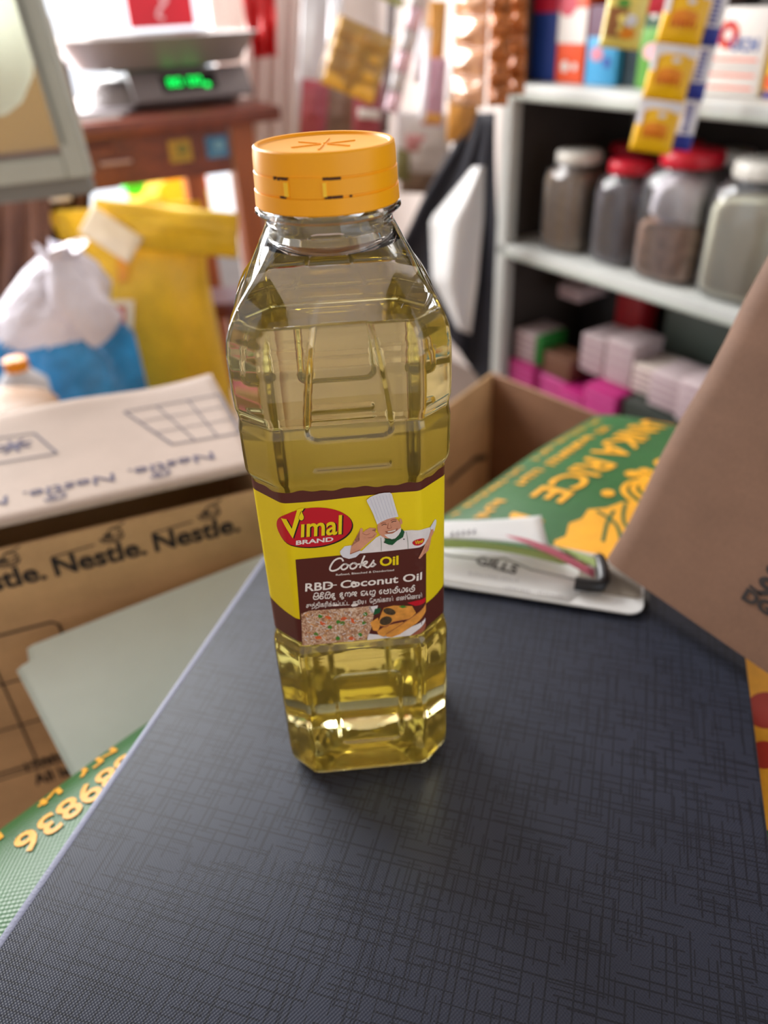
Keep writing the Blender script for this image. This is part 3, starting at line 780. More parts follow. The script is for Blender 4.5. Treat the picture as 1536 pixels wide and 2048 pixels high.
glyphs(a, seq, c7(235, 556), c7(1285, 470), (0.3, -58 / 5.12), 1.9, M['label_white'], 3)
a.build('sinhala_line', label)
a = label_art(10)
for s, x0, y0, x1, y1 in (('\u0b9a\u0bc1\u0ba4\u0bcd\u0ba4\u0bbf\u0b95\u0bb0\u0bbf\u0b95\u0bcd\u0b95\u0baa\u0bcd\u0baa\u0b9f\u0bcd\u0b9f', 165, 640, 610, 612), ('\u0ba4\u0bc2\u0baf', 640, 612, 778, 598), ('\u0bc7\u0ba4\u0b99\u0bcd\u0b95\u0bbe\u0baf\u0bcd', 815, 592, 1055, 570), ('\u0b8e\u0ba3\u0bcd\u0bc6\u0ba3\u0baf\u0bcd', 1088, 566, 1352, 540)):
    a.text(s, c7(x0, y0), c7(x1, y1), (0, -46 / 5.12), M['label_white'], 3, bold=.012, ref=.75)
a.ellipse(*c7(660, 612), 7, 2.6, M['label_white'], 4, -.1); a.ellipse(*c7(470, 612), 5.5, 2, M['label_white'], 4, -.1)
a.build('tamil_line', label)
# food picture
a = label_art(10)
a.quadgrid((601.5, 1222), (856, 1199.5), (856, 1263.5), (605, 1290.5), M['label_brown'], 2, 10, 5)
P7 = lambda pts: [c7(x, y) for x, y in pts]
a.poly(P7([(115, 700), (200, 670), (420, 655), (640, 640), (820, 620), (860, 700), (830, 850), (800, 930), (770, 968), (420, 1002), (128, 1028)]), M['print_rice'], 3)
a.poly(P7([(800, 630), (900, 615), (880, 700), (830, 690)]), M['label_cream'], 3)
a.poly(P7([(800, 905), (900, 915), (960, 945), (1120, 915), (1250, 830), (1400, 770), (1400, 800), (1230, 925), (1000, 948), (790, 970)]), M['label_cream'], 3)
a.poly(P7([(1200, 590), (1300, 565), (1405, 560), (1405, 605), (1280, 620)]), M['label_red'], 3)
a.poly(P7([(1230, 930), (1400, 800), (1410, 850), (1390, 885), (1330, 905)]), M['print_shade'], 3)
a.poly(P7([(850, 715), (870, 650), (930, 640), (920, 690)]), M['print_green'], 4); a.poly(P7([(1110, 625), (1160, 612), (1200, 630), (1150, 642)]), M['print_pea'], 6)
a.poly(P7([(820, 790), (900, 740), (920, 830), (900, 880), (850, 870)]), M['print_roll'], 4)
a.poly(P7([(890, 880), (980, 820), (1150, 780), (1180, 800), (1000, 900), (960, 935), (905, 915)]), M['print_roll'], 4)
a.poly(P7([(905, 780), (940, 680), (960, 640), (1060, 615), (1250, 620), (1290, 690), (1230, 750), (1060, 780), (980, 830), (920, 820)]), M['print_roll'], 5)
a.poly(P7([(980, 905), (1100, 830), (1290, 700), (1405, 620), (1405, 700), (1290, 800), (1120, 910), (1040, 940), (985, 935)]), M['print_roll'], 6)
a.stroke(P7([(985, 905), (1100, 835), (1290, 705), (1400, 625)]), 1.0, M['print_shade'], 7); a.stroke(P7([(920, 825), (985, 832), (1060, 782), (1230, 752)]), 1.0, M['print_shade'], 7)
a.stroke(P7([(890, 880), (985, 822), (1150, 782)]), 1.0, M['print_shade'], 7)
a.ellipse(*c7(1018, 675), 12.5, 6.5, M['print_filling'], 8, .25); a.ellipse(*c7(980, 770), 12.5, 8.5, M['print_filling'], 8, -.3)
for x, y in ((310, 725), (495, 785), (540, 797), (408, 838), (265, 912), (490, 952), (718, 915), (770, 705), (760, 795)): a.ellipse(*c7(x, y), 4.4, 3.9, M['print_pea'], 4)
for x, y, r in ((390, 740, .3), (550, 752, -.2), (335, 800, .6), (290, 945, 0), (635, 955, .3), (640, 770, .9)): a.ellipse(*c7(x, y), 7, 3.6, M['print_carrot'], 4, r, 7)
rr = random.Random(5)
for i in range(150):
    x, y = rr.uniform(150, 800), rr.uniform(675, 985); t = rr.uniform(0, 3.14); dx, dy = 22 * math.cos(t), 12 * math.sin(t)
    a.stroke(P7([(x - dx, y - dy), (x + dx, y + dy)]), rr.uniform(.8, 1.3), rr.choice([M['label_cream'], M['label_cream'], M['print_roll'], M['print_shade']]), 5, False)
a.build('food_picture', label, 'printed fried rice and spring rolls')

# ================================================================== FOLDER AND CLIP
D1 = np.array([0.309, 0.951, 0.0]); D1 /= np.linalg.norm(D1); D2 = np.array([D1[1], -D1[0], 0.0])
FX = (-0.109, 0.1935); FY = (-0.27, 0.163)
folder = empty('box_file', (0, 0, 0), 'large dark navy folder with embossed crosshatch cover lying flat under the bottle', 'folder', rot=(0, 0, math.atan2(-D1[0], D1[1])))
def fol(x, y, z): return D2 * x + D1 * y + Z * z
fc = ((FX[0] + FX[1]) / 2, (FY[0] + FY[1]) / 2); fs_ = (FX[1] - FX[0], FY[1] - FY[0])
box('front_cover', fol(fc[0], fc[1], -0.0016), (fs_[0], fs_[1], 0.0032), M['folder'], folder, (D2, D1, Z), 0.0011, 3)
box('back_cover', fol(fc[0] - 0.0008, fc[1], -0.0085), (fs_[0] + 0.001, fs_[1], 0.0030), M['folder_edge'], folder, (D2, D1, Z), 0.0009, 2)
box('inner_pages', fol(fc[0] + 0.003, fc[1], -0.0051), (fs_[0] - 0.010, fs_[1] - 0.008, 0.0036), M['white_paper'], folder, (D2, D1, Z))
def edge_band():
    # pale strip along the cover's left side, left light put into its colour
    box('lit_edge', fol(FX[0] + 0.0010, fc[1], -0.0015), (0.0036, fs_[1] - 0.002, 0.0036), M['folder_edge'], folder, (D2, D1, Z), 0.0008, 2)
edge_band()
# clipboard plate with rounded corners at the far side of the folder
def round_rect(x0, x1, y0, y1, r, n=8):
    P = []
    for cx, cy, a0 in ((x1 - r, y0 + r, -90), (x1 - r, y1 - r, 0), (x0 + r, y1 - r, 90), (x0 + r, y0 + r, 180)):
        for k in range(n + 1):
            t = math.radians(a0 + 90 * k / n); P.append((cx + r * math.cos(t), cy + r * math.sin(t)))
    return P
def slab(name, pts, z0, z1, m, parent, fn=fol):
    n = len(pts); vs = [fn(x, y, z0) for x, y in pts] + [fn(x, y, z1) for x, y in pts]
    fs = [tuple(range(n - 1, -1, -1)), tuple(range(n, 2 * n))] + [(i, (i + 1) % n, n + (i + 1) % n, n + i) for i in range(n)]
    o = mesh_obj(name, vs, fs, m, parent); return o
clip = empty('clipboard', fol(0.05, 0.14, 0.0), 'white-topped clipboard with black rim and wire clip at the far edge of the folder', 'clipboard')
slab('black_rim', round_rect(-0.09, 0.1415, 0.1115, 0.161, 0.012), 0.0002, 0.0026, M['black'], clip)
slab('white_plate', round_rect(-0.088, 0.1378, 0.1095, 0.158, 0.010), 0.0027, 0.0040, M['white_paper'], clip)
slab('metal_plate', round_rect(0.098, 0.136, 0.124, 0.155, 0.004), 0.0041, 0.0052, flat('taupe_plate', 150, 140, 128, rough=0.4), clip)
# wire clip: a long bowed wire ending in a black plastic elbow
wp = [on_z(*q, z) for q, z in (((800, 1092), .012), ((905, 1112), .012), ((960, 1118), .013), ((1010, 1117), .014), ((1060, 1138), .013), ((1110, 1150), .012), ((1155, 1160), .011))]
tube('wire', wp, 0.0007, M['wire'], clip)
ep = [on_z(1150, 1166, .0095), on_z(1175, 1170, .0095), on_z(1200, 1172, .0095), on_z(1207, 1160, .011), on_z(1206, 1145, .012), on_z(1203, 1130, .012), on_z(1198, 1118, 0.010)]
tube('clip_elbow', ep, 0.0042, M['black'], clip, 14)
# sheets under the clip; they rise and curl away behind the bottle
def sheet(name, corners, m, label, group, curl=None, thick=0.0003, nu=14, nv=10):
    A, B, C, D = [np.asarray(c, float) for c in corners]
    def f(u, v):
        p = (A * (1 - u) + B * u) * (1 - v) + (D * (1 - u) + C * u) * v
        return p + (Z * curl(u, v) if curl else 0)
    o = grid_obj(name, nu, nv, f, m, None, thick); return tag(o, label, 'paper', group)
s1 = sheet('bill_sheet', (fol(-0.075, 0.113, .0046), fol(0.094, 0.111, .0046), fol(0.1165, 0.150, .0046), fol(-0.075, 0.157, .0046)), M['white_paper'], 'white printed bill headed GILLS lying flat under the wire clip', 'sheets in the clipboard')
a = Art(lambda x, y, k: on_z(x, y, 0.0050 + 0.00012 * k))
a.text('GILLS', (950, 1126), (1031, 1148), (6, -17), M['ink'], 1, bold=.02, shear=.1)
rr = random.Random(2)
for x0, x1, y0, y1 in ((938, 1040, 1149, 1165), (1008, 1060, 1178, 1186), (1078, 1124, 1189, 1196)):
    for q in np.arange(0, 1, 6 / (x1 - x0)): a.stroke([(x0 + (x1 - x0) * q, y0 + (y1 - y0) * q), (x0 + (x1 - x0) * q + rr.uniform(-1, 3), y0 + (y1 - y0) * q - rr.uniform(3, 6))], 1.1, M['ink_soft'], 1, False)
a.build('printed_heading', s1)
sheet('green_sheet', (on_z(870, 1096, .012), on_z(1120, 1128, .011), on_z(1198, 1130, .012), on_z(870, 1076, .016)), M['lime_sheet'], 'pale green carbon sheet curling between the white bills', 'sheets in the clipboard', lambda u, v: .004 * math.sin(math.pi * u))
sheet('green_slip', (on_z(1118, 1096, .016), on_z(1196, 1136, .0135), on_z(1200, 1120, .013), on_z(1110, 1090, .018)), M['lime_sheet'], 'small pale green slip tucked under the black clip end', 'sheets in the clipboard')
sheet('pink_sheet', (on_z(975, 1078, .0185), on_z(1188, 1156, .012), on_z(1190, 1140, .013), on_z(975, 1068, .019)), M['pink_sheet'], 'narrow pink carbon sheet curving down to the clip', 'sheets in the clipboard', lambda u, v: .008 * math.sin(math.pi * u) ** 1.0 * (1 - u * .4))
s2 = sheet('lifted_sheet', (on_z(820, 1078, .022), on_z(1098, 1096, .021), on_z(1083, 1024, .017), on_z(820, 1052, .018)), M['thin_white'], 'white sheet folded up with its corner raised behind the bottle', 'sheets in the clipboard', lambda u, v: .003 * math.sin(3 * u + 2 * v))
a = Art(lambda x, y, k: on_z(x, y, .0245))
for q in range(5): a.stroke([(903 + 11 * q, 1073 - 1.4 * q), (906 + 11 * q, 1064 - 1.4 * q)], 4, M['ink_soft'], 1, False)
a.build('heading', s2)
for i in range(4):
    sheet('page', (on_z(1080, 1094 + 3 * i, .0085 - .0012 * i), on_z(1200, 1117 + 2 * i, .0085 - .0012 * i), on_z(1201, 1110 + 2 * i, .0088 - .0012 * i), on_z(1080, 1086 + 3 * i, .0088 - .0012 * i)), flat('page_grey%d' % (i % 2), 196 - 30 * (i % 2), 188 - 30 * (i % 2), 176 - 30 * (i % 2)), ['topmost greyish page of the thin stack beside the sack', 'second greyish page from the top of the thin stack beside the sack', 'third greyish page from the top of the thin stack beside the sack', 'lowest greyish page of the thin stack beside the sack'][i], 'page stack under the clip')

# ================================================================== GREEN RICE SACK
E1 = np.array([0.69, 0.724, 0.0]); E1 /= np.linalg.norm(E1); E2 = np.array([E1[1], -E1[0], 0.0])
SQ0, SQ1, SE0, SE1, ST, SB = -0.136, 0.30, -0.33, 0.505, -0.0115, -0.128
sack = empty('rice_sack', E1 * .07 + E2 * .09 + Z * SB, 'green woven rice sack with yellow print lying under the folder', 'sack', rot=(0, 0, math.atan2(E1[1], E1[0])))
def sack_pt(e, q, top=True, off=0.0):
    qc = (SQ0 + SQ1) / 2; hw = (SQ1 - SQ0) / 2; ec = (SE0 + SE1) / 2; hl = (SE1 - SE0) / 2
    a = max(-1, min(1, (q - qc) / hw)); b = max(-1, min(1, (e - ec) / hl))
    t = (1 - abs(a) ** 3.2) ** (1 / 2.2) * (1 - abs(b) ** 6) ** 0.5
    zc = (ST + SB) / 2; hz = (ST - SB) / 2
    wob = 0.0018 * (math.sin(31 * e + 17 * q) + math.sin(23 * q - 41 * e + 1))
    z = zc + (1 if top else -1) * hz * t + (wob - .0025) * t
    return E1 * e + E2 * q + Z * (z + off)
def sack_mesh():
    ne, nq = 90, 60; vs = []; fs = []
    qs = [(SQ0 + SQ1) / 2 + (SQ1 - SQ0) / 2 * math.sin(math.pi * (j / nq - .5)) for j in range(nq + 1)]
    es = [(SE0 + SE1) / 2 + (SE1 - SE0) / 2 * math.sin(math.pi * (i / ne - .5)) for i in range(ne + 1)]
    for top in (True, False):
        for e in es:
            for q in qs: vs.append(sack_pt(e, q, top))
    n = nq + 1; N1 = (ne + 1) * n
    for i in range(ne):
        for j in range(nq):
            k = i * n + j; fs.append((k, k + 1, k + n + 1, k + n)[::-1]); fs.append((N1 + k, N1 + k + 1, N1 + k + n + 1, N1 + k + n))
    return mesh_obj('sack_body', vs, fs, M['sack'], sack, True)
sb = sack_mesh()
def sack_art(): return Art(lambda x, y, k: sack_pt(-x, y, True, .0006 + .0002 * k), 0.012)   # x runs along the text (-e), y is the letters' up (+q)
a = sack_art()
def st(s, e0, e1, q, h, m=M['sack_yellow'], bold=.02): a.text(s, (-e0, q), (-e1, q), (0, h), m, 1, bold=bold)
st('LANKA', 0.470, 0.357, -0.068, 0.030); st('RICE', 0.347, 0.257, -0.065, 0.029); st('M', 0.232, 0.205, -0.063, 0.028)
rr = random.Random(11)
def scrawl(art, x0, x1, y, h, m, step, wd, k=1):
    """a line of print too small to read: short upright strokes and bars"""
    x = x0
    while x < x1:
        w_ = step * rr.uniform(.5, 1.1)
        if rr.random() < .82:
            art.stroke([(x, y), (x + w_ * .1, y + h * rr.uniform(.7, 1))], wd, m, k, False); art.stroke([(x, y + h * rr.choice((0, .5, .9))), (x + w_ * .8, y + h * rr.choice((0, .5, .9)))], wd, m, k, False)
        x += step * (1 if rr.random() < .85 else 1.8)
scrawl(a, -0.42, -0.262, -0.092, .011, M['sack_yellow'], .0075, .0026); scrawl(a, -0.252, -0.215, -0.089, .011, M['sack_yellow'], .0075, .0026)
scrawl(a, -0.45, -0.22, -0.113, .009, M['sack_yellow'], .007, .002)
a.build('sack_lettering', sack, 'yellow printed capitals')
a = sack_art()
field = [(.06, .02), (.11, -.006), (.16, -.010), (.19, -.014), (.205, -.011), (.215, -.017), (.224, -.013), (.238, -.019), (.248, -.014), (.260, -.016), (.270, -.006), (.284, -.001), (.296, .014), (.305, .05), (.30, .12), (.26, .17), (.18, .195), (.10, .205), (.05, .15)]
a.poly([(-e, q) for e, q in field], M['sack_yellow'], 1)
for k in range(3):
    a.stroke([(-(.288 + .008 * k), .010 + .004 * k), (-(.300 + .008 * k), -.008 + .004 * k), (-(.322 + .006 * k), -.012 + .006 * k), (-(.350 + .004 * k), .004 + .008 * k)], 0.0045, M['sack_yellow'], 1)
for x, y, r in ((.3375, -.019, .006), (.349, -.014, .005), (.338, -.008, .005), (.352, -.004, .006), (.29, -.016, .005), (.372, -.010, .006)): a.ellipse(-x, y, r * 1.2, r, M['sack_yellow'], 1)
for pts in ([(.262, -.010), (.255, .01), (.235, .025)], [(.284, .002), (.262, .012), (.245, .034)], [(.270, .0), (.252, .004), (.232, .012)]):
    a.stroke([(-e, q) for e, q in pts], .0028, M['sack'], 2)
for e, q, r in ((.15, .155, .014), (.12, .165, .010), (.17, .17, .009)): a.ellipse(-e, q, r, r * .7, flat('sack_red', 170, 40, 16), 2)
a.build('sack_emblem', sack, 'yellow sun and palm emblem')
a = sack_art()
st('889836', -0.088, -0.157, -0.101, 0.018); scrawl(a, 0.09, .30, -0.121, .011, M['sack_yellow'], .009, .0026)
a.build('sack_number', sack, 'yellow printed digits')

# ================================================================== CARTONS
def wallpanel(name, p, q, z0, z1, thick, inward, m, parent):
    p = np.asarray(p, float); q = np.asarray(q, float); d = q - p; L = np.linalg.norm(d[:2]); d = d / L
    n = np.array([-d[1], d[0], 0]); n = n if n @ np.asarray(inward) > 0 else -n
    return box(name, (p + q) / 2 + n * thick / 2 + Z * ((z0 + z1) / 2), (L, thick, z1 - z0), m, parent, (d, n, Z), 0.0012, 1)
# closed carton with repeated lettering, left
ZB = 0.02
nA = on_z(0, 1064, ZB); nB = on_z(505, 950, ZB)
ND = (nB - nA); ND[2] = 0; ND /= np.linalg.norm(ND); NN = np.array([-ND[1], ND[0], 0.0])
NF = (nA * [1, 1, 0]) @ NN                            # front plane offset
sR = float(ND @ (nB * [1, 1, 0])) + 0.006; sL = sR - 0.40; DEP = 0.185
NBOT = -0.345
def nes(s, dpt, z): return ND * s + NN * (NF + dpt) + Z * z
ncart = empty('printed_carton', nes((sL + sR) / 2, DEP / 2, NBOT), 'closed brown carton with repeated black brand lettering, left of the bottle', 'carton')
wallpanel('front_wall', nes(sL, 0, 0), nes(sR, 0, 0), NBOT, ZB - .014, .004, NN, M['card'], ncart)
wallpanel('side_wall', nes(sR, .004, 0), nes(sR, DEP, 0), NBOT, ZB - .002, .004, -ND, M['card'], ncart)
wallpanel('side_wall', nes(sL, .004, 0), nes(sL, DEP, 0), NBOT, ZB - .002, .004, ND, M['card'], ncart)
wallpanel('rear_wall', nes(sL, DEP, 0), nes(sR, DEP, 0), NBOT, ZB - .002, .004, -NN, M['card'], ncart)
box('bottom', nes((sL + sR) / 2, DEP / 2, NBOT + .002), (sR - sL - .01, DEP - .01, .004), M['card_dark'], ncart, (ND, NN, Z))
def flapz(s, d): return ZB + 0.0055 + .002 * math.sin(14 * s) * (d / DEP) + (.004 if d > DEP * .9 else 0) * math.sin(37 * s) * .5 + .003 * (1 - d / DEP)
fl = grid_obj('top_flap', 40, 16, lambda u, v: nes(sL + (sR - sL) * u, -.006 + (DEP + .006) * v, flapz(sL + (sR - sL) * u, DEP * v)), M['card_pale'], ncart, .004)
a = Art(lambda x, y, k: nes(x, -.0005 - .0002 * k, y))
tw = 0.0690
def nest(art, x, y, s, m):
    art.stroke([(x - s, y), (x - .6 * s, y - .5 * s), (x + .6 * s, y - .5 * s), (x + s, y)], .0011, m, 2)
    art.stroke([(x - .9 * s, y - .1 * s), (x, y - .35 * s), (x + .9 * s, y - .1 * s)], .0009, m, 2)
    art.stroke([(x - .3 * s, y), (x - .1 * s, y + .6 * s), (x + .5 * s, y + .75 * s), (x + .9 * s, y + .2 * s), (x + .3 * s, y + .1 * s)], .0011, m, 2)
    art.ellipse(x - .45 * s, y + .1 * s, .2 * s, .24 * s, m, 2, 0, 12); art.ellipse(x - .05 * s, y + .05 * s, .18 * s, .22 * s, m, 2, 0, 12)
    art.stroke([(x + .2 * s, y + .6 * s), (x + 1.3 * s, y + 1.1 * s)], .0009, m, 2)
x = sR - 0.018
while x - tw > sL:
    a.text('Nestle.', (x - tw, ZB - .046), (x - .004, ZB - .046), (0, .0165), M['ink'], 1, bold=.028)
    a.stroke([(x - tw * .985, ZB - .0295), (x - tw * .55, ZB - .0275)], .0011, M['ink'], 1, False)
    nest(a, x - tw * .36, ZB - .0235, .0085, M['ink']); x -= tw + .002
gx1 = float(on_plane(115, 1240, nes(0, 0, 0), NN) @ ND); gz1 = float(on_plane(115, 1240, nes(0, 0, 0), NN)[2])
gp = lambda px, py: (float(on_plane(px, py, nes(0, 0, 0), NN) @ ND), float(on_plane(px, py, nes(0, 0, 0), NN)[2]))
gx0 = sL + .01; gzb = gp(120, 1510)[1]
a.stroke([(gx0, gz1), (gx1 - .004, gz1), (gx1, gz1 - .004), (gx1, gzb)], .0020, M['ink'], 1, False)
a.stroke([(gx0, gzb), (gx1, gzb)], .0022, M['ink'], 1, False); a.stroke([(gx0, gzb - .006), (gx1, gzb - .006)], .0016, M['ink'], 1, False)
for k in (1, 2): a.stroke([(gx0, gz1 + (gzb - gz1) * k / 3), (gx1, gz1 + (gzb - gz1) * k / 3)], .0014, M['ink'], 1, False)
for k in (1, 2, 3): a.stroke([(gx1 - .052 * k, gz1), (gx1 - .052 * k, gzb)], .0014, M['ink'], 1, False)
g1, g2 = gp(55, 1543), gp(150, 1515); a.text('1200.0ml', g1, (g2[0] + .012, g1[1]), (0, .0115), M['ink'], 1, bold=.008)
g1, g2 = gp(72, 1570), gp(165, 1540); a.text('All layers', g1, (g2[0] + .014, g1[1]), (0, .014), M['ink'], 1, bold=.02)
a.build('front_print', ncart, 'black printed brand lettering, bird nests and table grid')
a = Art(lambda x, y, k: nes(x, y, flapz(x, y) + .0022 + .0003 * k), .03)
x = sL + .01
while x + tw < sR:
    a.text('Nestle.', (x + tw, .030), (x + .006, .030), (0, -.013), M['ink_blue'], 1, bold=.012)
    nest(a, x + tw * .4, .012, .0075, M['ink_blue']); x += tw + .004
def tp(px, py): P = on_z(px, py, ZB + .008); return (float(P @ ND), float(P @ NN - NF))
g0, g1, g2, g3 = tp(248, 822), tp(440, 790), tp(482, 870), tp(345, 892)
lerp = lambda p, q, t: (p[0] * (1 - t) + q[0] * t, p[1] * (1 - t) + q[1] * t)
for t in (0, .33, .66, 1):
    a.stroke([lerp(g0, g3, t), lerp(g1, g2, t)], .0012 if 0 < t < 1 else .002, M['ink_soft'], 1, False); a.stroke([lerp(g0, g1, t), lerp(g3, g2, t)], .0012 if 0 < t < 1 else .002, M['ink_soft'], 1, False)
g0, g1, g2, g3 = tp(-70, 885), tp(68, 866), tp(115, 908), tp(-40, 935)
for p, q in ((g0, g1), (g1, g2), (g2, g3)): a.stroke([p, q], .0022, M['ink_soft'], 1, False)
c0 = tp(28, 893)
for t in range(8): a.stroke([c0, (c0[0] + .014 * math.cos(t * .785 + .3), c0[1] + .012 * math.sin(t * .785 + .3))], .003, M['ink_blue'], 1, False)
a.build('flap_print', ncart, 'faded violet print on the pale top flap')
# loose pale green sheets leaning between the carton and the sack
for i in range(3):
    dz = -.0012 * i; dx = -.0022 * i
    A = on_z(62, 1291, -.058 + dz); C = on_z(172, 1585, -.088 + dz); Dp = on_z(535, 1106, -.046 + dz)
    n = np.cross(C - A, Dp - A); n /= np.linalg.norm(n)
    pts = [on_plane(px, py, A, n) for px, py in ((62 - 4 * i, 1291 + 3 * i), (66 - 4 * i, 1318 + 3 * i), (41 - 4 * i, 1333 + 4 * i), (172 - 6 * i, 1585), (275, 1500), (400, 1330), (548, 1135), (535, 1106))]
    vs = pts + [p - Z * .0005 for p in pts]; m_ = len(pts)
    o = mesh_obj('loose_sheet', vs, [tuple(range(m_)), tuple(range(2 * m_ - 1, m_ - 1, -1))] + [(k, m_ + k, m_ + (k + 1) % m_, (k + 1) % m_) for k in range(m_)], M['green_paper'])
    tag(o, ['topmost pale green sheet sticking out left of the folder', 'middle pale green sheet sticking out left of the folder, just below the topmost', 'lowest pale green sheet sticking out left of the folder'][i], 'paper', 'pale green sheets between carton and folder')
# open carton behind the sack
OR_Z = -0.125
oc = on_z(985, 747, OR_Z); ol = on_z(905, 806, OR_Z); orr = on_z(1210, 836, OR_Z)
da = (ol - oc) / np.linalg.norm(ol - oc); db = (orr - oc) / np.linalg.norm(orr - oc)
OB = -0.42
LA, LB = 0.34, 0.40
ocart = empty('open_carton', (oc + da * LA / 2 + db * LB / 2) * [1, 1, 0] + Z * OB, 'empty open brown carton behind the bottle, its inner corner showing', 'carton')
flat0 = np.array([1, 1, 0])
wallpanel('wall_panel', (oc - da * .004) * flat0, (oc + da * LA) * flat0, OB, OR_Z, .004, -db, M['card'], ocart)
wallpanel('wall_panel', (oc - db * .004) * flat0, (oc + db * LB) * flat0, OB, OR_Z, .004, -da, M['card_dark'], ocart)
wallpanel('wall_panel', (oc + da * LA) * flat0, (oc + da * LA + db * LB) * flat0, OB, OR_Z - .01, .004, da, M['card'], ocart)
wallpanel('wall_panel', (oc + db * LB) * flat0, (oc + da * LA + db * LB) * flat0, OB, OR_Z - .01, .004, db, M['card'], ocart)
slab('bottom', [(0, 0), (LA, 0), (LA, LB), (0, LB)], OB, OB + .004, M['card_dark'], ocart, lambda x, y, z: oc * flat0 + da * x + db * y + Z * z)
nwall = np.array([-da[1], da[0], 0]); nwall = nwall if nwall @ db > 0 else -nwall
a = Art(lambda x, y, k: oc * flat0 + da * x + nwall * (.0006) + Z * y)
def op(px, py): P = on_plane(px, py, oc * flat0, nwall); return (float((P - oc) @ da), float(P[2]))
a.stroke([op(972, 915), op(950, 918), op(935, 932), op(915, 948), op(895, 968)], .008, M['ink'], 1)
a.build('dark_wavy_mark', ocart)  # dark wavy stripe across the left inner wall
# plain carton carrying the sack and folder
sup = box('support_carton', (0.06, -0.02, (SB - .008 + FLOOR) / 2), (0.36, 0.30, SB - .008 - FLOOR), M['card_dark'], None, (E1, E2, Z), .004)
tag(sup, 'plain brown carton underneath the green rice sack', 'carton')
sup2 = box('base_carton', nes((sL + sR) / 2, DEP / 2, (NBOT + FLOOR) / 2 - .001), (0.38, .18, NBOT - FLOOR - .003), M['card_dark'], None, (ND, NN, Z), .004)
tag(sup2, 'plain carton below the brand-lettered carton on the left', 'carton')
sup3 = box('base_crate', (oc + da * LA / 2 + db * LB / 2) * flat0 + Z * ((OB + FLOOR) / 2 - .001), (0.24, .26, OB - FLOOR - .003), M['card_dark'], None, (da, np.array([-da[1], da[0], 0]), Z), .004)
tag(sup3, 'plain carton below the empty open carton', 'carton')
# big carton flap leaning over the folder's right edge
fA = on_z(1219, 1128, .016); fB = on_z(1536, 1347, .012); fT = on_z(1536, 527, .185)
fx = (fB - fA) / np.linalg.norm(fB - fA); fy = (fT - fA); fy -= fx * (fy @ fx); fy /= np.linalg.norm(fy); fn_ = np.cross(fx, fy)
if fn_ @ (CAM - fA) < 0: fn_ = -fn_
TH_ = 0.014
flapo = empty('carton_flap', fA, 'thick brown corrugated carton side leaning over the right edge of the folder', 'carton')
def fpt(x, y, d): return fA + fx * x + fy * y - fn_ * d
def flap_mesh():
    # rounded left edge, printed face, thickness TH_
    W_, H_ = 0.30, 0.34; r = TH_ / 2; prof = []
    for k in range(11):
        t = math.pi / 2 * k / 10; prof.append((.018 * (1 - math.sin(t)) - .009, .013 * (1 - math.cos(t))))
    prof = [(W_, 0)] + [(W_ * f, 0) for f in (.7, .4, .15)] + prof + [(W_ * .5, TH_), (W_, TH_)]
    ny = 14; vs = []; fs = []; n = len(prof)
    for j in range(ny + 1):
        y = H_ * j / ny
        for x, d in prof: vs.append(fpt(x + .0012 * math.sin(y * 60), y, d + .0006 * math.sin(y * 40 + x * 30)))
    for j in range(ny):
        for i in range(n - 1): fs.append((j * n + i, j * n + i + 1, (j + 1) * n + i + 1, (j + 1) * n + i))
    fs.append(tuple(range(n))); fs.append(tuple(ny * n + i for i in range(n - 1, -1, -1)))
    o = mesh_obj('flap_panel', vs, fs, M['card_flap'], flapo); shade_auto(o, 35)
flap_mesh()
a = Art(lambda x, y, k: fpt(x, y, -.0008 - .0001 * k))
def fp(px, py): P = on_plane(px, py, fA, fn_); return (float((P - fA) @ fx), float((P - fA) @ fy))
p0 = fp(1483, 1196); a.text('DGo', p0, (p0[0] + .024, p0[1]), (0, .0068), M['ink'], 1, bold=.045)
p0 = fp(1506, 1180); a.text('900', p0, (p0[0] + .032, p0[1]), (0, .0105), M['ink'], 1, bold=.03)
p0 = fp(1500, 1171); a.stroke([p0, (p0[0] + .008, p0[1] - .001)], .0014, M['ink'], 1, False)
p0 = fp(1529, 1142); a.text('8', p0, (p0[0] + .010, p0[1]), (0, .0105), M['ink'], 1, bold=.03)
a.build('flap_print', flapo, 'heavy black printed characters')

# ================================================================== SHELF UNIT (right)
SLEN, SDEP = 0.86, 0.36
shelf = empty('steel_shelf', shp(0, 0, FLOOR), 'grey steel shelving unit against the right wall', 'shelf')
for s_, o_ in ((0.012, 0.012), (0.012, SDEP - .012), (SLEN, 0.012), (SLEN, SDEP - .012)):
    box('post', shp(s_, o_, (FLOOR + 0.95) / 2 + .001), (.028, .024, 0.95 - FLOOR - .002), M['shelf_steel'], shelf, (SH_D, -SH_N, Z), .002, 1)
for z_ in (0.183, -0.078, -0.362):
    box('shelf_board', shp(SLEN / 2, SDEP / 2, z_ - .012), (SLEN, SDEP, .024), M['shelf_steel'], shelf, (SH_D, -SH_N, Z), .004, 2)
    box('shelf_lip', shp(SLEN / 2, .002, z_ - .018), (SLEN - .03, .006, .008), M['alu'], shelf, (SH_D, -SH_N, Z), .002, 1)
box('shelf_board', shp(SLEN / 2, SDEP / 2, 0.47), (SLEN, SDEP, .02), M['shelf_steel'], shelf, (SH_D, -SH_N, Z), .003, 1)
box('side_panel', shp(0.004, SDEP / 2, 0.12), (.006, SDEP - .05, 1.3), M['shelf_dark'], shelf, (SH_D, -SH_N, Z))
box('rear_panel', shp(SLEN / 2, SDEP - .002, 0.12), (SLEN, .006, 1.3), M['shelf_dark'], shelf, (SH_D, -SH_N, Z))
SAX = (SH_D, -SH_N, Z)
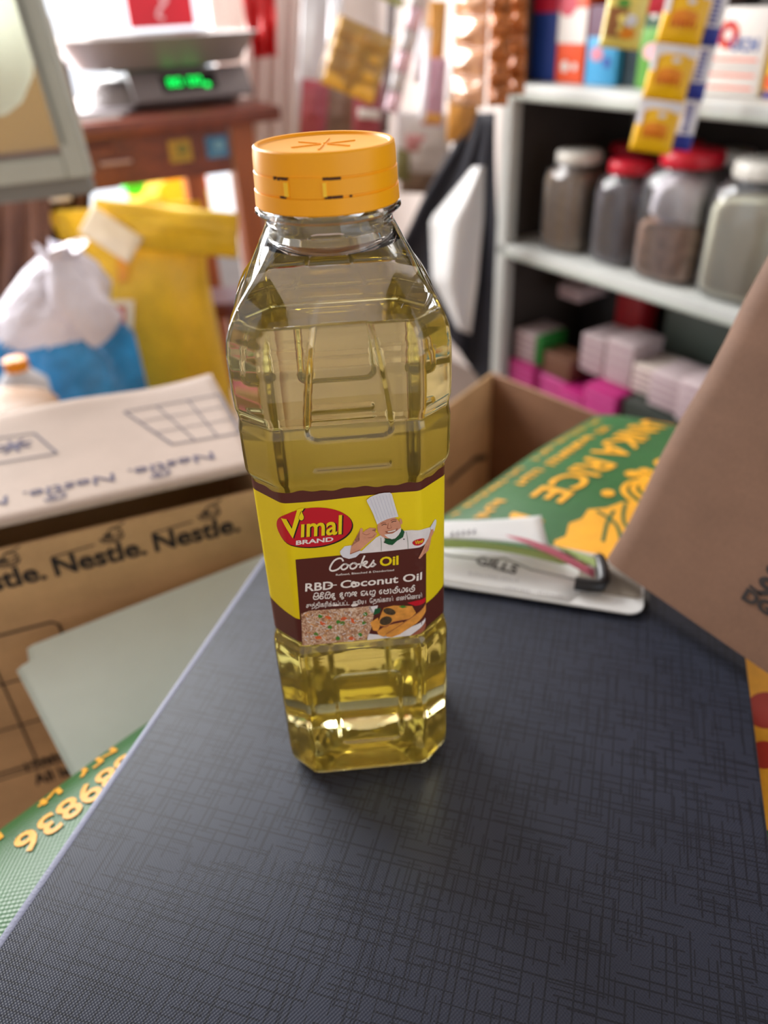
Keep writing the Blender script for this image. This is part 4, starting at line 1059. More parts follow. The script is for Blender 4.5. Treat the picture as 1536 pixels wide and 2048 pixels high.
def jar(s, off, z, hw, h, lidcol, fill, fillh, label, fillmat2=None):
    o = shp(s, off, z + .001)
    t = empty('storage_jar', o, label, 'jar', 'plastic jars on the middle shelf')
    b = hw
    loft('jar_body', [(0.0, b * .86, b * .86, 3.2), (.004, b * .97, b * .97, 3.6), (.012, b, b, 4), (h * .70, b, b, 4), (h * .80, b * .95, b * .95, 3.4), (h * .86, b * .80, b * .80, 2.4), (h * .88, b * .74, b * .74, 2), (h * .90, b * .74, b * .74, 2)], M['jar_skin'], t, 40, o, SAX)
    loft('contents', [(0.003, b * .84, b * .84, 3.2), (.012, b * .94, b * .94, 4), (h * fillh * .9, b * .94, b * .94, 4), (h * fillh, b * .86, b * .86, 3.5)], fill, t, 36, o, SAX)
    if fillmat2: loft('inner_bag', [(h * fillh * .95, b * .70, b * .5, 2.6), (h * fillh * 1.15, b * .84, b * .8, 3), (h * .72, b * .80, b * .75, 2.6), (h * .80, b * .55, b * .55, 2.2)], fillmat2, t, 30, o, SAX)
    lr = b * .80
    lo = loft('lid', [(h * .885, lr, lr, 2), (h * .89, lr * 1.02, lr * 1.02, 2), (h * .985, lr * 1.02, lr * 1.02, 2), (h, lr * .96, lr * .96, 2)], lidcol, t, 48, o, SAX)
    for k in range(20):
        an = 2 * math.pi * k / 20; c = o + SH_D * (lr * 1.02 * math.cos(an)) + (-SH_N) * (lr * 1.02 * math.sin(an)) + Z * h * .935
        rad_ = SH_D * math.cos(an) + (-SH_N) * math.sin(an); tan_ = np.cross(Z, rad_)
        box('grip_rib', c, (.0012, .003, h * .07), lidcol, lo, (rad_, tan_, Z))
    return t
lw = flat('white_lid', 226, 224, 216, rough=.35); lr_ = flat('red_lid', 206, 26, 50, rough=.35)
jar(0.118, 0.075, -0.078, .047, .160, lw, mat('brown_spice', srgb(166, 142, 116), .8, var=.25, vscale=90), .80, 'clear jar with grey-brown spice and white lid at the left end of the shelf')
jar(0.232, 0.075, -0.078, .044, .158, lr_, mat('dark_seed', srgb(96, 84, 94), .8, var=.3, vscale=120), .74, 'clear jar with dark seeds and red lid, second from the left post')
jar(0.342, 0.075, -0.078, .056, .185, lr_, mat('pinkish_spice', srgb(190, 148, 124), .8, var=.4, vscale=70), .45, 'large clear jar half full of pinkish brown pieces under a red lid', M['white_bag'])
jar(0.468, 0.075, -0.078, .058, .185, lw, mat('white_powder', srgb(244, 242, 216), .8, var=.05, vscale=20), .72, 'large clear jar of cream-white powder with pale lid')
jar(0.590, 0.075, -0.078, .050, .17, lw, mat('maroon_pieces', srgb(120, 50, 60), .8, var=.3, vscale=60), .7, 'clear jar with maroon pieces beside the cream powder jar')
for i, (s_, lid_) in enumerate(((0.095, lr_), (0.200, lr_), (0.300, lw), (0.41, lr_))):
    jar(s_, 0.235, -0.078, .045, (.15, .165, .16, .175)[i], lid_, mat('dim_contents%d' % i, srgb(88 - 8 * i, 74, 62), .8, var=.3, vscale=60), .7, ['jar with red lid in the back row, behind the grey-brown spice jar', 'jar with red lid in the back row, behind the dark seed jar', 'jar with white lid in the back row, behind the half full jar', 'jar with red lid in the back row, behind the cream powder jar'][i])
def pack(name, s, off, z, w, d, h, m, label, cat='box', group=None, art=None, yaw=0, lean=0):
    X = SH_D * math.cos(yaw) - SH_N * math.sin(yaw); Yv = np.cross(Z, X)
    Zv = Z * math.cos(lean) + Yv * math.sin(lean); Yv = np.cross(Zv, X)
    c = shp(s, off, z + .001) + Zv * h / 2 + Yv * d / 2
    o = empty(name, shp(s, off, z), label, cat, group)
    box('carton_body', c, (w, d, h), m, o, (X, Yv, Zv), .0018, 2)
    if art:
        a = Art(plane_fn(c - Yv * d / 2 - X * w / 2 - Zv * h / 2, X, Zv, -Yv)); art(a, w, h); a.build('front_print', o)
    return o
def rect(a, x0, y0, x1, y1, m, k=1): a.poly([(x0, y0), (x1, y0), (x1, y1), (x0, y1)], m, k)
fb, fr_, fo = flat('deep_blue', 30, 66, 150), flat('crimson', 190, 26, 60), flat('orange_red', 226, 84, 40)
fw, ft, fg, fd = flat('off_white', 216, 210, 204), flat('teal_blue', 58, 148, 196), flat('leaf_green', 88, 150, 52), flat('dark_teal', 18, 44, 54)
fy_, fp_ = flat('bright_yellow', 240, 196, 30), flat('magenta', 200, 40, 130)
TOPS = 0.183; GT = 'packs on the upper shelf'
pack('tall_pack', .040, .05, TOPS, .055, .04, .135, fb, 'dark blue carton at the left end of the upper shelf', 'box', GT, lambda a, w, h: rect(a, 0, h * .72, w, h * .92, fr_))
pack('tall_pack', .100, .05, TOPS, .060, .04, .138, fo, 'orange and white carton with crimson patch on the upper shelf', 'box', GT, lambda a, w, h: (rect(a, w * .0, h * .40, w, h * .74, fw), a.ellipse(w * .3, h * .78, w * .32, h * .12, fr_, 2), a.ellipse(w * .35, h * .17, w * .14, h * .06, fw, 2), a.ellipse(w * .7, h * .17, w * .1, h * .04, fw, 2)))
pack('tall_pack', .166, .05, TOPS, .062, .04, .105, ft, 'sky blue and maroon carton between orange carton and dark pack', 'box', GT, lambda a, w, h: (rect(a, 0, h * .62, w * .55, h, flat('plum', 84, 40, 70)), a.ellipse(w * .35, h * .4, w * .2, h * .09, flat('pinkish', 200, 120, 140), 2), a.ellipse(w * .7, h * .3, w * .12, h * .07, fb, 2)))
pack('tall_pack', .217, .06, TOPS, .036, .04, .12, fd, 'narrow dark teal pack on the upper shelf', 'box', GT)
pack('tall_pack', .262, .05, TOPS, .05, .04, .125, fg, 'green carton with pink oval beside the hanging yellow strip', 'box', GT, lambda a, w, h: (a.ellipse(w * .5, h * .38, w * .34, h * .09, flat('soft_pink', 232, 170, 180), 1), rect(a, 0, h * .62, w, h, flat('dark_green', 26, 70, 40)), a.ellipse(w * .4, h * .75, w * .12, h * .05, fw, 2)))
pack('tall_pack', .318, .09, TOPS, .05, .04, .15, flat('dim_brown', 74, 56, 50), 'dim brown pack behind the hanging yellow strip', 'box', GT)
def emblem(a, w, h):
    for k in range(10):
        t = 2 * math.pi * k / 10; a.ellipse(w * .33 + w * .13 * math.cos(t), h * .70 + w * .13 * math.sin(t), w * .06, w * .06, (fr_, fo)[k % 2], 1)
    a.text('UCH', (w * .42, h * .52), (w * .86, h * .52), (0, h * .15), flat('print_blue', 52, 90, 160), 2, bold=.03)
    for y, m in ((.42, fo), (.33, flat('grey_line', 170, 168, 166)), (.24, fo), (.09, fo)):
        a.stroke([(w * .12, h * y), (w * .9, h * y)], .0025, m, 1, False)
pack('tall_pack', .400, .045, TOPS, .088, .05, .100, fw, 'white pack with red round emblem and blue letters at the right of the upper shelf', 'box', GT, emblem)
pack('tall_pack', .490, .045, TOPS, .075, .05, .105, fy_, 'yellow and orange pack at the right edge of the upper shelf', 'box', GT, lambda a, w, h: (rect(a, 0, 0, w, h * .08, flat('violet', 70, 50, 130)), rect(a, 0, h * .1, w, h * .25, fo), rect(a, w * .3, h * .55, w, h * .75, fw)))
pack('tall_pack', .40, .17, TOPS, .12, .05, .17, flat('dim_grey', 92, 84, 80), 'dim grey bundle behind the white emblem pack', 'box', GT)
# lowest visible shelf: small cartons with white paper ends
LOW = -0.362; GL = 'small cartons on the lowest visible shelf'
def striped(c1, c2):
    return lambda a, w, h: [rect(a, w * .04, h * y, w * .96, h * (y + .10), c2) for y in (.12, .34, .56, .78)]
mg, mg2 = flat('magenta_pack', 176, 34, 112), flat('magenta_light', 196, 84, 146)
pk, dk = flat('pale_pink', 196, 178, 180), flat('rose_line', 160, 132, 140)
for i, (s_, z_, off, w_, h_, m1, m2, lb) in enumerate((
    (.066, LOW, .02, .070, .055, mg, mg2, 'magenta carton at the left foot of the lowest shelf'),
    (.1395, LOW, .03, .072, .046, mg2, mg, 'light magenta carton beside the left magenta carton'),
    (.207, LOW, .015, .058, .045, mg, mg2, 'magenta carton in the middle of the lowest shelf, left of a taller one'),
    (.278, LOW, .012, .075, .075, mg, mg2, 'tall magenta carton right of the middle of the lowest shelf'),
    (.062, LOW + .0575, .03, .056, .058, pk, dk, 'white carton with green side standing on the left magenta carton'),
    (.216, LOW + .0775, .05, .054, .070, pk, dk, 'white paper-ended carton above the magenta cartons, left one'),
    (.278, LOW + .0775, .05, .060, .078, pk, dk, 'white paper-ended carton above the magenta cartons, right one'),
    (.337, LOW + .078, .05, .050, .050, flat('beige_end', 214, 200, 190), dk, 'beige-ended carton left of the green carton'),
    (.396, LOW + .078, .03, .060, .060, pk, dk, 'white-ended carton touching the green carton'),
    (.465, LOW + .078, .02, .070, .070, pk, dk, 'white-ended carton inside the green tray at the right'),
    (.100, LOW + .175, .10, .055, .024, pk, dk, 'small pale label carton in the dark, lower of two'),
    (.100, LOW + .215, .10, .055, .024, pk, dk, 'small pale label carton in the dark, upper of two'))):
    pack('small_carton', s_, off, z_, w_, .08, h_, m1, lb, 'box', GL, striped(m1, m2))
pack('green_tray', .415, .02, LOW, .18, .16, .074, flat('dark_tray', 40, 46, 40), 'dark tray under the white-ended cartons', 'tray')
pack('green_carton', .520, .01, LOW + .075, .030, .10, .085, flat('grass_green', 30, 120, 44), 'upright green carton at the right of the lowest shelf', 'box', GL)
pack('green_carton', .100, .03, LOW + .0575, .014, .07, .060, flat('grass_green', 30, 120, 44), 'thin green carton beside the white carton at the left post', 'box', GL)
pack('brown_carton', .146, .035, LOW + .048, .07, .05, .045, flat('brown_pack', 110, 74, 56), 'small brown carton lying behind the light magenta carton', 'box', GL)
pack('red_carton', .190, .17, LOW + .07, .06, .05, .12, flat('dark_red', 170, 30, 40), 'red carton standing in the dark behind the white-ended cartons', 'box', GL)
pack('grey_bundle', .36, .19, LOW + .075, .20, .10, .11, flat('grey_green', 92, 104, 96), 'grey-green bundle behind the white-ended cartons', 'bundle')
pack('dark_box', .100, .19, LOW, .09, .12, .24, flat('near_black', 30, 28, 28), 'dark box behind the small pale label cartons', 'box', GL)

# ================================================================== HANGING PACKS
def hang_frame(px_b, py_b, px_t, py_t, Y, yaw=0.0):
    b = at(px_b, py_b, Y); t = at(px_t, py_t, Y); up = (t - b); L = np.linalg.norm(up); up /= L
    n = CAM - (b + t) / 2; n -= up * (n @ up); n[2] *= .3; n /= np.linalg.norm(n); n = n * math.cos(yaw) + np.cross(up, n) * math.sin(yaw); ax = np.cross(up, n); ax /= np.linalg.norm(ax)
    return b, up, ax, np.cross(ax, up), L
def mpx(px, py, Y):   # metres per pixel at that place
    P = at(px, py, Y); return float((P - CAM) @ _f) / F_PX
def strip(name, px_b, py_b, px_t, py_t, Y, wpx, n, base, label, cat, group, art=None, t=.012, m2=None, crumple=.0006, gapf=.0, yaw=0.0):
    b, up, ax, nr, L = hang_frame(px_b, py_b, px_t, py_t, Y, yaw); w_ = wpx * mpx((px_b + px_t) / 2, (py_b + py_t) / 2, Y)
    o = empty(name, b, label, cat, group); h_ = L / n
    tube('hanging_cord', [b + up * L * .99, b + up * L + Z * .02, (b + up * L) * [1, 1, 0] + Z * 1.72], .0006, M['wire'], o, 6)
    for k in range(n):
        c = b + up * (h_ * (k + .5)); mm = base if not isinstance(base, list) else base[k % len(base)]
        p = pillow('sachet', c, ax, up, nr, w_, h_ * (1 - gapf), t, mm, o, 14, 14, crumple, k * 3 + int(px_b))
        if art:
            def fn(x, y, kk, c=c):
                u, v = x / w_ + .5, y / h_ + .5
                e = max(0, 1 - abs(2 * u - 1)) ** .5 * max(0, 1 - abs(2 * v - 1) - .06) ** .45
                return c + ax * x + up * y + nr * (e * t / 2 + .0016 + .0002 * kk)
            a = Art(fn, w_ * .2); art(a, w_, h_); a.build('sachet_print', p)
    return o
yl, og, wh, bl = flat('sachet_yellow', 246, 190, 16, rough=.3), flat('sachet_orange', 236, 140, 26, rough=.3), flat('sachet_white', 226, 222, 226, rough=.25), flat('sachet_blue', 44, 56, 150, rough=.3)
rd = flat('sachet_red', 206, 60, 20, rough=.3)
def yart(a, w, h):
    rect(a, -w * .5, h * .30, w * .5, h * .5, wh, 1); a.poly([(-w * .34, -h * .22), (-w * .24, h * .34), (w * .30, h * .34), (w * .34, -h * .22)], yl, 2)
    rect(a, -w * .5, h * .02, -w * .36, h * .3, wh, 1)
    a.ellipse(0, -h * .02, w * .3, h * .12, og, 3); a.ellipse(w * .08, h * .24, w * .1, h * .05, wh, 3)
    for q in range(6): rect(a, -w * .28 + w * .10 * q, -h * .20, -w * .28 + w * .10 * q + w * .06, -h * .08 - h * .03 * (q % 2), rd, 4)
strip('sachet_strip', 1298, 305, 1386, -30, .80, 84, 3, yl, 'yellow and white sachet strip with orange print hanging in front of the shelf', 'sachets', 'hanging strips', yart)
def bart(a, w, h):
    rect(a, -w * .5, -h * .5, w * .5, -h * .18, bl, 1)
    for k in range(7): rect(a, -w * .12, -h * .12 + h * .08 * k, w * .2, -h * .12 + h * .08 * k + h * .05, bl, 1)
strip('sachet_strip', 1357, 300, 1440, -25, .80, 44, 3, wh, 'narrow white and blue sachet strip beside the yellow strip', 'sachets', 'hanging strips', bart)
strip('sachet_strip', 1382, 235, 1452, -20, .83, 20, 2, og, 'thin orange strip edge behind the blue sachet strip', 'sachets', 'hanging strips')
def sart(a, w, h):
    rect(a, -w * .42, -h * .3, w * .05, h * .2, flat('sachet_brown', 150, 96, 50, rough=.3), 1); a.ellipse(w * .12, -h * .22, w * .2, h * .1, og, 2); a.ellipse(w * .15, 0, w * .16, h * .1, wh, 2); a.ellipse(-w * .1, h * .28, w * .16, h * .08, fg, 2)
strip('single_sachet', 1237, 98, 1262, -20, .78, 80, 1, flat('sachet_pale_yellow', 236, 214, 110, rough=.18), 'single glossy pale yellow sachet hanging left of the yellow strip', 'sachet', 'hanging strips', sart, t=.016, crumple=.0012)
strip('small_sachet', 1309, 28, 1316, -25, .95, 44, 1, flat('sachet_pink_red', 226, 60, 90, rough=.3), 'small red and pink sachet between the two yellow ones', 'sachet', 'hanging strips')
# clear bag with two columns of orange packs
def bag_of_packs():
    b, up, ax, nr, L = hang_frame(690, 186, 760, -40, 1.0); k = mpx(720, 80, 1.0)
    o = empty('hanging_bag', b, 'clear hanging bag with two columns of orange-yellow packs', 'bag', 'hanging bags')
    opk = flat('pack_amber', 246, 186, 70, rough=.35, var=.08, vscale=40)
    for c_ in range(2):
        for r_ in range(4):
            c = b + ax * ((c_ - .5) * 56 * k + 4 * k) + up * ((16 + 31 * r_) * k)
            pillow('orange_pack', c, ax, up, nr, 57 * k, 33 * k, .012, opk, o, 8, 8, .0003, c_ * 7 + r_)
    pillow('clear_bag', b + up * (L * .5), ax, up, nr, 124 * k, L * .99, .022, M['film'], o, 20, 24, .0018, 3)
    pillow('header_card', b + up * (L * .90), ax, up, nr, 112 * k, L * .07, .002, flat('card_header', 224, 214, 90, rough=.3), o, 6, 6)
bag_of_packs()
def hpack(px, py, Y, wpx, hpx, m, label, name='hanging_pack', cat='packet', tilt=.12, t=.02, crumple=.001, parts=None, group='hanging packets in the corner'):
    b, up, ax, nr, L = hang_frame(px - tilt * hpx / 2 * .5, py + hpx / 2, px + tilt * hpx / 2 * .5, py - hpx / 2, Y); k = mpx(px, py, Y)
    o = empty(name, b, label, cat, group)
    pillow('packet_film', b + up * (L / 2), ax, up, nr, wpx * k, hpx * k, t, m, o, 16, 18, crumple, int(px))
    if py - hpx / 2 < 30: tube('hanging_cord', [b + up * L * .99, b + up * L + Z * .02, (b + up * L) * [1, 1, 0] + Z * 1.72], .0005, M['wire'], o, 6)
    for j, (fx_, fy_2, fw_, fh_, m_) in enumerate(parts or []):
        pillow('printed_patch', b + up * (L * fy_2) + ax * (fx_ * wpx * k) + nr * (t * .42), ax, up, nr, fw_ * wpx * k, fh_ * L, t * .3, m_, o, 8, 8)
    return o
gf = flat('film_grey', 206, 204, 208, rough=.15, var=.06, vscale=14); pf = flat('film_pink', 232, 200, 216, rough=.12)
mar = flat('film_maroon', 150, 60, 72, rough=.3, var=.15, vscale=20); tan = flat('film_tan', 132, 110, 92, rough=.35, var=.2, vscale=30)
amb = flat('film_amber', 206, 146, 66, rough=.3, var=.15, vscale=20)
snack = mat('snack_brown', srgb(214, 162, 122), .12, var=.25, vscale=45, bump=.35, bscale=25, bdist=.008, coat=1.0, spec=1.0)
snack2 = mat('snack_rust', srgb(184, 108, 52), .22, var=.55, vscale=55, bump=.9, bscale=60, bdist=.01)
hpack(628, 130, 1.55, 60, 300, gf, 'tall greyish-white plastic packet beside the white curtain')
hpack(628, 222, 1.45, 54, 110, mar, 'dull maroon packet below the greyish-white packet')
hpack(678, 232, 1.50, 60, 110, tan, 'grey-brown packet between two maroon packets')
hpack(738, 226, 1.45, 62, 110, mar, 'dull maroon packet hanging below the bag of orange packs', parts=[(0, .5, .7, .18, fw)])
hpack(668, 70, 1.35, 26, 160, flat('film_white', 232, 232, 240, rough=.1), 'narrow white shiny packet left of the bag of orange packs')
strip('sample_strip', 782, 225, 845, -30, 1.15, 30, 6, [pf, gf], 'thin pink and silver sample strip hanging beside the bag of orange packs', 'sachets', 'hanging strips', None, .014)
hpack(776, 130, 1.25, 16, 240, flat('dark_brown_edge', 70, 44, 40), 'thin dark brown packet edge behind the bag of orange packs')
hpack(846, 60, 1.3, 28, 180, flat('film_silver', 214, 214, 220, rough=.08), 'narrow silver packet in the corner')
hpack(872, 90, 1.28, 34, 150, amb, 'narrow amber packet left of the shiny snack packets')
hpack(868, 185, 1.25, 44, 120, flat('film_rose', 196, 150, 166, rough=.25), 'dusty pink packet under the narrow amber packet', parts=[(0, .08, .9, .18, amb)])
hpack(850, 150, 1.2, 14, 160, flat('film_bright', 238, 238, 246, rough=.08), 'white gleaming tube packet in front of the dusty pink packet')
hpack(905, 120, 1.18, 14, 140, flat('film_bright', 238, 238, 246, rough=.08), 'white gleaming tube packet beside the shiny snack packets')
hpack(845, 285, 1.5, 110, 110, flat('film_plain', 212, 208, 208, rough=.3, var=.05), 'white packet with faded red print low in the corner', parts=[(-.12, .5, .35, .3, flat('faded_red', 190, 130, 130))])
hpack(925, 235, 1.35, 60, 90, amb, 'amber-brown packet below the shiny snack packets')
hpack(850, 350, 1.55, 100, 70, tan, 'brown packet at the bottom of the corner heap')
hpack(805, 330, 1.5, 30, 60, flat('olive_pack', 120, 116, 70), 'small olive packet behind the bottle cap')
strip('snack_strip', 935, 212, 945, -30, 1.1, 92, 4, snack, 'strip of shiny brown snack packets catching the light', 'sachets', 'hanging strips', None, .03, crumple=.002, gapf=.02, yaw=-.75)
strip('snack_strip', 995, 212, 1003, -30, .98, 42, 5, snack2, 'rust-brown snack packet strip beside the shelf post', 'sachets', 'hanging strips', None, .026, crumple=.003)
strip('snack_strip', 1030, 190, 1036, -30, 1.0, 40, 5, snack2, 'rust-brown snack packet strip overlapping the shelf', 'sachets', 'hanging strips', None, .026, crumple=.003)
# dark umbrella-like cloth and white bag hanging left of the shelf
def drape(name, TL, TR, BR, BL, m, label, cat, folds=5, amp=.012, group=None):
    A, B, C, D = [np.asarray(p, float) for p in (TL, TR, BR, BL)]
    def f(u, v):
        p = (A * (1 - u) + B * u) * (1 - v) + (D * (1 - u) + C * u) * v
        return p + np.array([.3, -1, 0]) * amp * (math.sin(folds * 2 * math.pi * u + 2 * v) * (.4 + .6 * v) + .4 * math.sin(9 * v + 4 * u))
    o = grid_obj(name, 40, 24, f, m, None, .003); return tag(o, label, cat, group)
drape('dark_cloth', at(940, 225, 1.36), at(992, 225, 1.30), at(985, 790, 1.27), at(775, 520, 1.36), M['dark_cloth'], 'dark navy cloth draped diagonally behind the bottle cap', 'cloth', 3, .014)
def wcl(u, v):
    vs_ = [0, .3, .65, 1]; l = (np.interp(v, vs_, [945, 860, 866, 918]), np.interp(v, vs_, [335, 440, 560, 660])); r = (np.interp(v, vs_, [968, 966, 955, 940]), np.interp(v, vs_, [333, 440, 560, 668]))
    return at(l[0] + (r[0] - l[0]) * u, l[1] + (r[1] - l[1]) * u, 1.16 + .012 * math.sin(7 * u + 3 * v) - .02 * math.sin(math.pi * u) + .03 * (1 - u))
tag(grid_obj('white_sack_cloth', 24, 30, wcl, M['white_cloth'], None, .003), 'white cloth bag hanging between bottle and shelf post', 'bag')

# ================================================================== TABLE AND SCALE (left)
TZ = 0.142
table = empty('wooden_table', tbp(0, .25, FLOOR), 'red-brown wooden table carrying the weighing scale', 'table')
box('table_top', tbp(-.04, .24, TZ - .013), (.80, .54, .026), M['table_wood'], table, (TB_D, TB_N, Z), .004, 2)
box('apron', tbp(-.07, .020, TZ - .071), (.66, .022, .088), M['table_wood'], table, (TB_D, TB_N, Z), .002, 1)
box('apron', tbp(.275, .24, TZ - .071), (.022, .40, .088), M['table_wood'], table, (TB_D, TB_N, Z), .002, 1)
for s_, o_ in ((.288, .028), (.288, .46), (-.40, .028), (-.40, .46)):
    box('leg', tbp(s_, o_, (FLOOR + TZ - .026) / 2), (.050, .045, TZ - .026 - FLOOR), M['leg_wood'], table, (TB_D, TB_N, Z), .003, 1)
dr = box('drawer_front', tbp(-.12, .006, TZ - .078), (.30, .010, .075), M['table_wood'], table, (TB_D, TB_N, Z), .002, 1)
box('drawer_handle', tbp(.03, -.004, TZ - .070), (.06, .012, .006), flat('handle_pink', 190, 160, 160, rough=.3), dr, (TB_D, TB_N, Z), .002, 1)
for s_, m1, m2, lb in ((.158, flat('sticker_yellow', 176, 140, 40), flat('sticker_olive', 110, 110, 40), 'small yellow sticker on the table edge'), (.232, flat('sticker_blue', 60, 120, 170), flat('sticker_sky', 120, 170, 200), 'small blue sticker on the table edge')):
    st_ = box('sticker', tbp(s_, .0075, TZ - .065), (.044, .002, .040), m1, None, (TB_D, TB_N, Z)); tag(st_, lb, 'sticker')
    a = Art(plane_fn(tbp(s_, .0065, TZ - .065), TB_D, Z, -TB_N)); a.ellipse(.004, .003, .012, .008, m2, 1); a.stroke([(-.016, -.012), (.014, -.012)], .003, m2, 1, False); a.build('sticker_print', st_)
# scale
sc0 = tbp(.185, .21, TZ + .001)
scale = empty('weighing_scale', sc0, 'electronic weighing scale with steel pan and green digits on the table', 'scale')
TAX = (TB_D, TB_N, Z)
loft('scale_body', [(0.006, .150, .120, 5), (.012, .155, .125, 5), (.035, .150, .118, 5), (.050, .120, .095, 4)], flat('scale_grey', 132, 124, 124, rough=.35), scale, 40, sc0, TAX)
for sx, sy in ((-1, -1), (1, -1), (-1, 1), (1, 1)):
    loft('rubber_foot', [(-.001, .012, .012, 2), (.007, .012, .012, 2)], M['black'], scale, 14, sc0 + TB_D * .12 * sx + TB_N * .09 * sy, TAX)
fpn = (-TB_N * .8 + Z * .6); fup = np.cross(TB_D, -fpn); fup = TB_N * .6 + Z * .8
fpc = sc0 - TB_N * .128 + Z * .040 + TB_D * .035
box('display_panel', fpc, (.24, .062, .010), flat('panel_grey', 116, 108, 110, rough=.3), scale, (TB_D, fup, fpn), .003, 2)
dwin = box('display_window', fpc + fpn * .0045 - TB_D * .005, (.11, .034, .003), flat('dark_lens', 16, 24, 20, rough=.15), scale, (TB_D, fup, fpn))
a = Art(plane_fn(fpc + fpn * .0062 - TB_D * .005, TB_D, fup, fpn))
SEG = {'a': ((-.5, 1), (.5, 1)), 'b': ((.5, 1), (.5, 0)), 'c': ((.5, 0), (.5, -1)), 'd': ((-.5, -1), (.5, -1)), 'e': ((-.5, 0), (-.5, -1)), 'f': ((-.5, 1), (-.5, 0)), 'g': ((-.5, 0), (.5, 0))}
for i, x in enumerate((-.036, -.021, .004, .019)):
    for k_ in 'abcdef' + ('' if i else 'g'):
        p, q = SEG[k_]; a.stroke([(x + p[0] * .009, .002 + p[1] * .007), (x + q[0] * .009, .002 + q[1] * .007)], .0030, M['led'], 1, False)
a.ellipse(.034, -.008, .006, .005, M['led'], 1); a.build('green_digits', dwin)
loft('pan_support', [(.048, .03, .03, 2), (.060, .03, .03, 2), (.064, .10, .08, 4), (.070, .10, .08, 4)], flat('support_green', 70, 120, 84, rough=.4), scale, 30, sc0, TAX)
pw, pd = .190, .165
pan = loft('weighing_pan', [(.071, pw * .78, pd * .78, 4.5), (.073, pw * .84, pd * .84, 4.5), (.118, pw * .99, pd * .99, 5), (.121, pw * 1.03, pd * 1.03, 5), (.123, pw * 1.03, pd * 1.03, 5), (.122, pw * .985, pd * .985, 5), (.080, pw * .83, pd * .83, 4.5), (.076, pw * .76, pd * .76, 4.5)], M['steel'], scale, 56, sc0, TAX)
# papers and things left of the scale
for i in range(3):
    o = box('table_paper', tbp(-.04 + .012 * i, .085 + .012 * i, TZ + .002 + .004 * i), (.20, .14, .003), flat('paper_%d' % i, 206 - 14 * i, 198 - 14 * i, 196 - 10 * i), None, (rotdir(26 + 7 * i), np.array([-rotdir(26 + 7 * i)[1], rotdir(26 + 7 * i)[0], 0]), Z)); tag(o, ['lowest sheet of the loose papers on the table left of the scale', 'middle sheet of the loose papers on the table left of the scale', 'top sheet of the loose papers on the table left of the scale'][i], 'paper', 'papers on the table')
o = pillow('crumpled_wrapper', tbp(-.05, .10, TZ + .05), TB_D, Z, -TB_N, .10, .09, .05, flat('purple_wrap', 74, 50, 84, rough=.4), None, 14, 14, .004, 4); tag(o, 'crumpled purple wrapper on the table left of the scale', 'wrapper')
o = pillow('green_packet', tbp(-.10, .30, TZ + .075), TB_D, Z, -TB_N, .12, .15, .04, flat('packet_green', 70, 130, 90, rough=.4), None, 14, 14, .003, 5); tag(o, 'green packet behind the purple wrapper on the table', 'packet')
# red things on the street wall and curtain
rs = box('red_sign', at(316, -6, 1.75), (.145, .006, .11), M['red'], None, (TB_D, TB_N, Z)); tag(rs, 'red sign with white emblem above the scale', 'sign')
a = Art(plane_fn(at(316, -6, 1.75) - TB_N * .0035, TB_D, Z, -TB_N)); a.stroke([(-.01, .03), (.012, .02), (.016, -.005), (0, -.02), (-.008, -.034), (.004, -.04)], .007, flat('sign_pink', 240, 190, 196), 1); a.stroke([(-.014, .012), (0, .006), (.008, -.012)], .005, flat('sign_pink', 240, 190, 196), 1); a.build('sign_emblem', rs)
box('pole', at(420, -40, 1.9) * [1, 1, 0] + Z * .5, (.03, .03, 2.2), M['wall'], None, (TB_D, TB_N, Z), .004, 1)
bpy.data.objects['pole'].name = 'door_post'; tag(bpy.data.objects['door_post'], 'pale door post behind the weighing scale', 'post')
drape('red_bag', at(478, -30, 1.62), at(548, -30, 1.62), at(552, 112, 1.62), at(505, 118, 1.62), flat('red_bag', 200, 32, 34, rough=.35, var=.25, vscale=12), 'red plastic bag hanging right of the scale', 'bag', 2, .012)
drape('white_curtain', at(492, -60, 1.78), at(640, -60, 1.84), at(640, 520, 1.80), at(482, 520, 1.74), flat('curtain', 220, 204, 198, rough=.85, var=.04, vscale=6), 'off-white curtain hanging right of the table', 'curtain', 5, .018)

# ================================================================== FLOOR-LEVEL THINGS (left)
ys0 = at(330, 760, 1.12)
ysack = empty('yellow_sack', (ys0[0], ys0[1] + .02, FLOOR), 'upright yellow rice sack with open folded mouth in front of the table', 'sack')
def yj(x, y, z, a): return (.006 * math.sin(9 * a + z * 30), .006 * math.sin(7 * a + z * 24), 0)
ytop = float(at(300, 410, 1.15)[2]); yo = np.array([ys0[0] - .005, ys0[1] + .03, FLOOR]); HY = ytop - FLOOR
loft('sack_body', [(0.002, .10, .075, 3), (.03, .125, .085, 3), (HY * .45, .118, .085, 2.8), (HY * .72, .108, .075, 2.6), (HY * .86, .115, .055, 2.5), (HY * .93, .122, .035, 2.3, -.004, 0), (HY * 1.0, .128, .012, 2.2, -.012, 0)], M['rice_yellow'], ysack, 48, yo, (rotdir(8), rotdir(98), Z), True, True, yj)
def yface(px, py, k=0): return on_plane(px, py, yo + np.array([0, -.10, 0]), rotdir(-98 + 12))
def ysurf(px, py, k):
    Y = 1.07
    for _ in range(6):
        P = at(px, py, Y); z = P[2] - FLOOR; hx = np.interp(z, [0, .03, HY * .45, HY * .72, HY * .86, HY * .93, HY], [.10, .125, .118, .108, .115, .122, .128]); hy = np.interp(z, [0, .03, HY * .45, HY * .72, HY * .86, HY * .93, HY], [.075, .085, .085, .075, .055, .035, .012])
        dx = P[0] - yo[0]; Y = yo[1] + math.tan(math.radians(8)) * dx - hy * max(.02, 1 - min(1, abs(dx / hx)) ** 2.8) ** (1 / 2.8) - .009 - .0006 * k
    return at(px, py, Y)
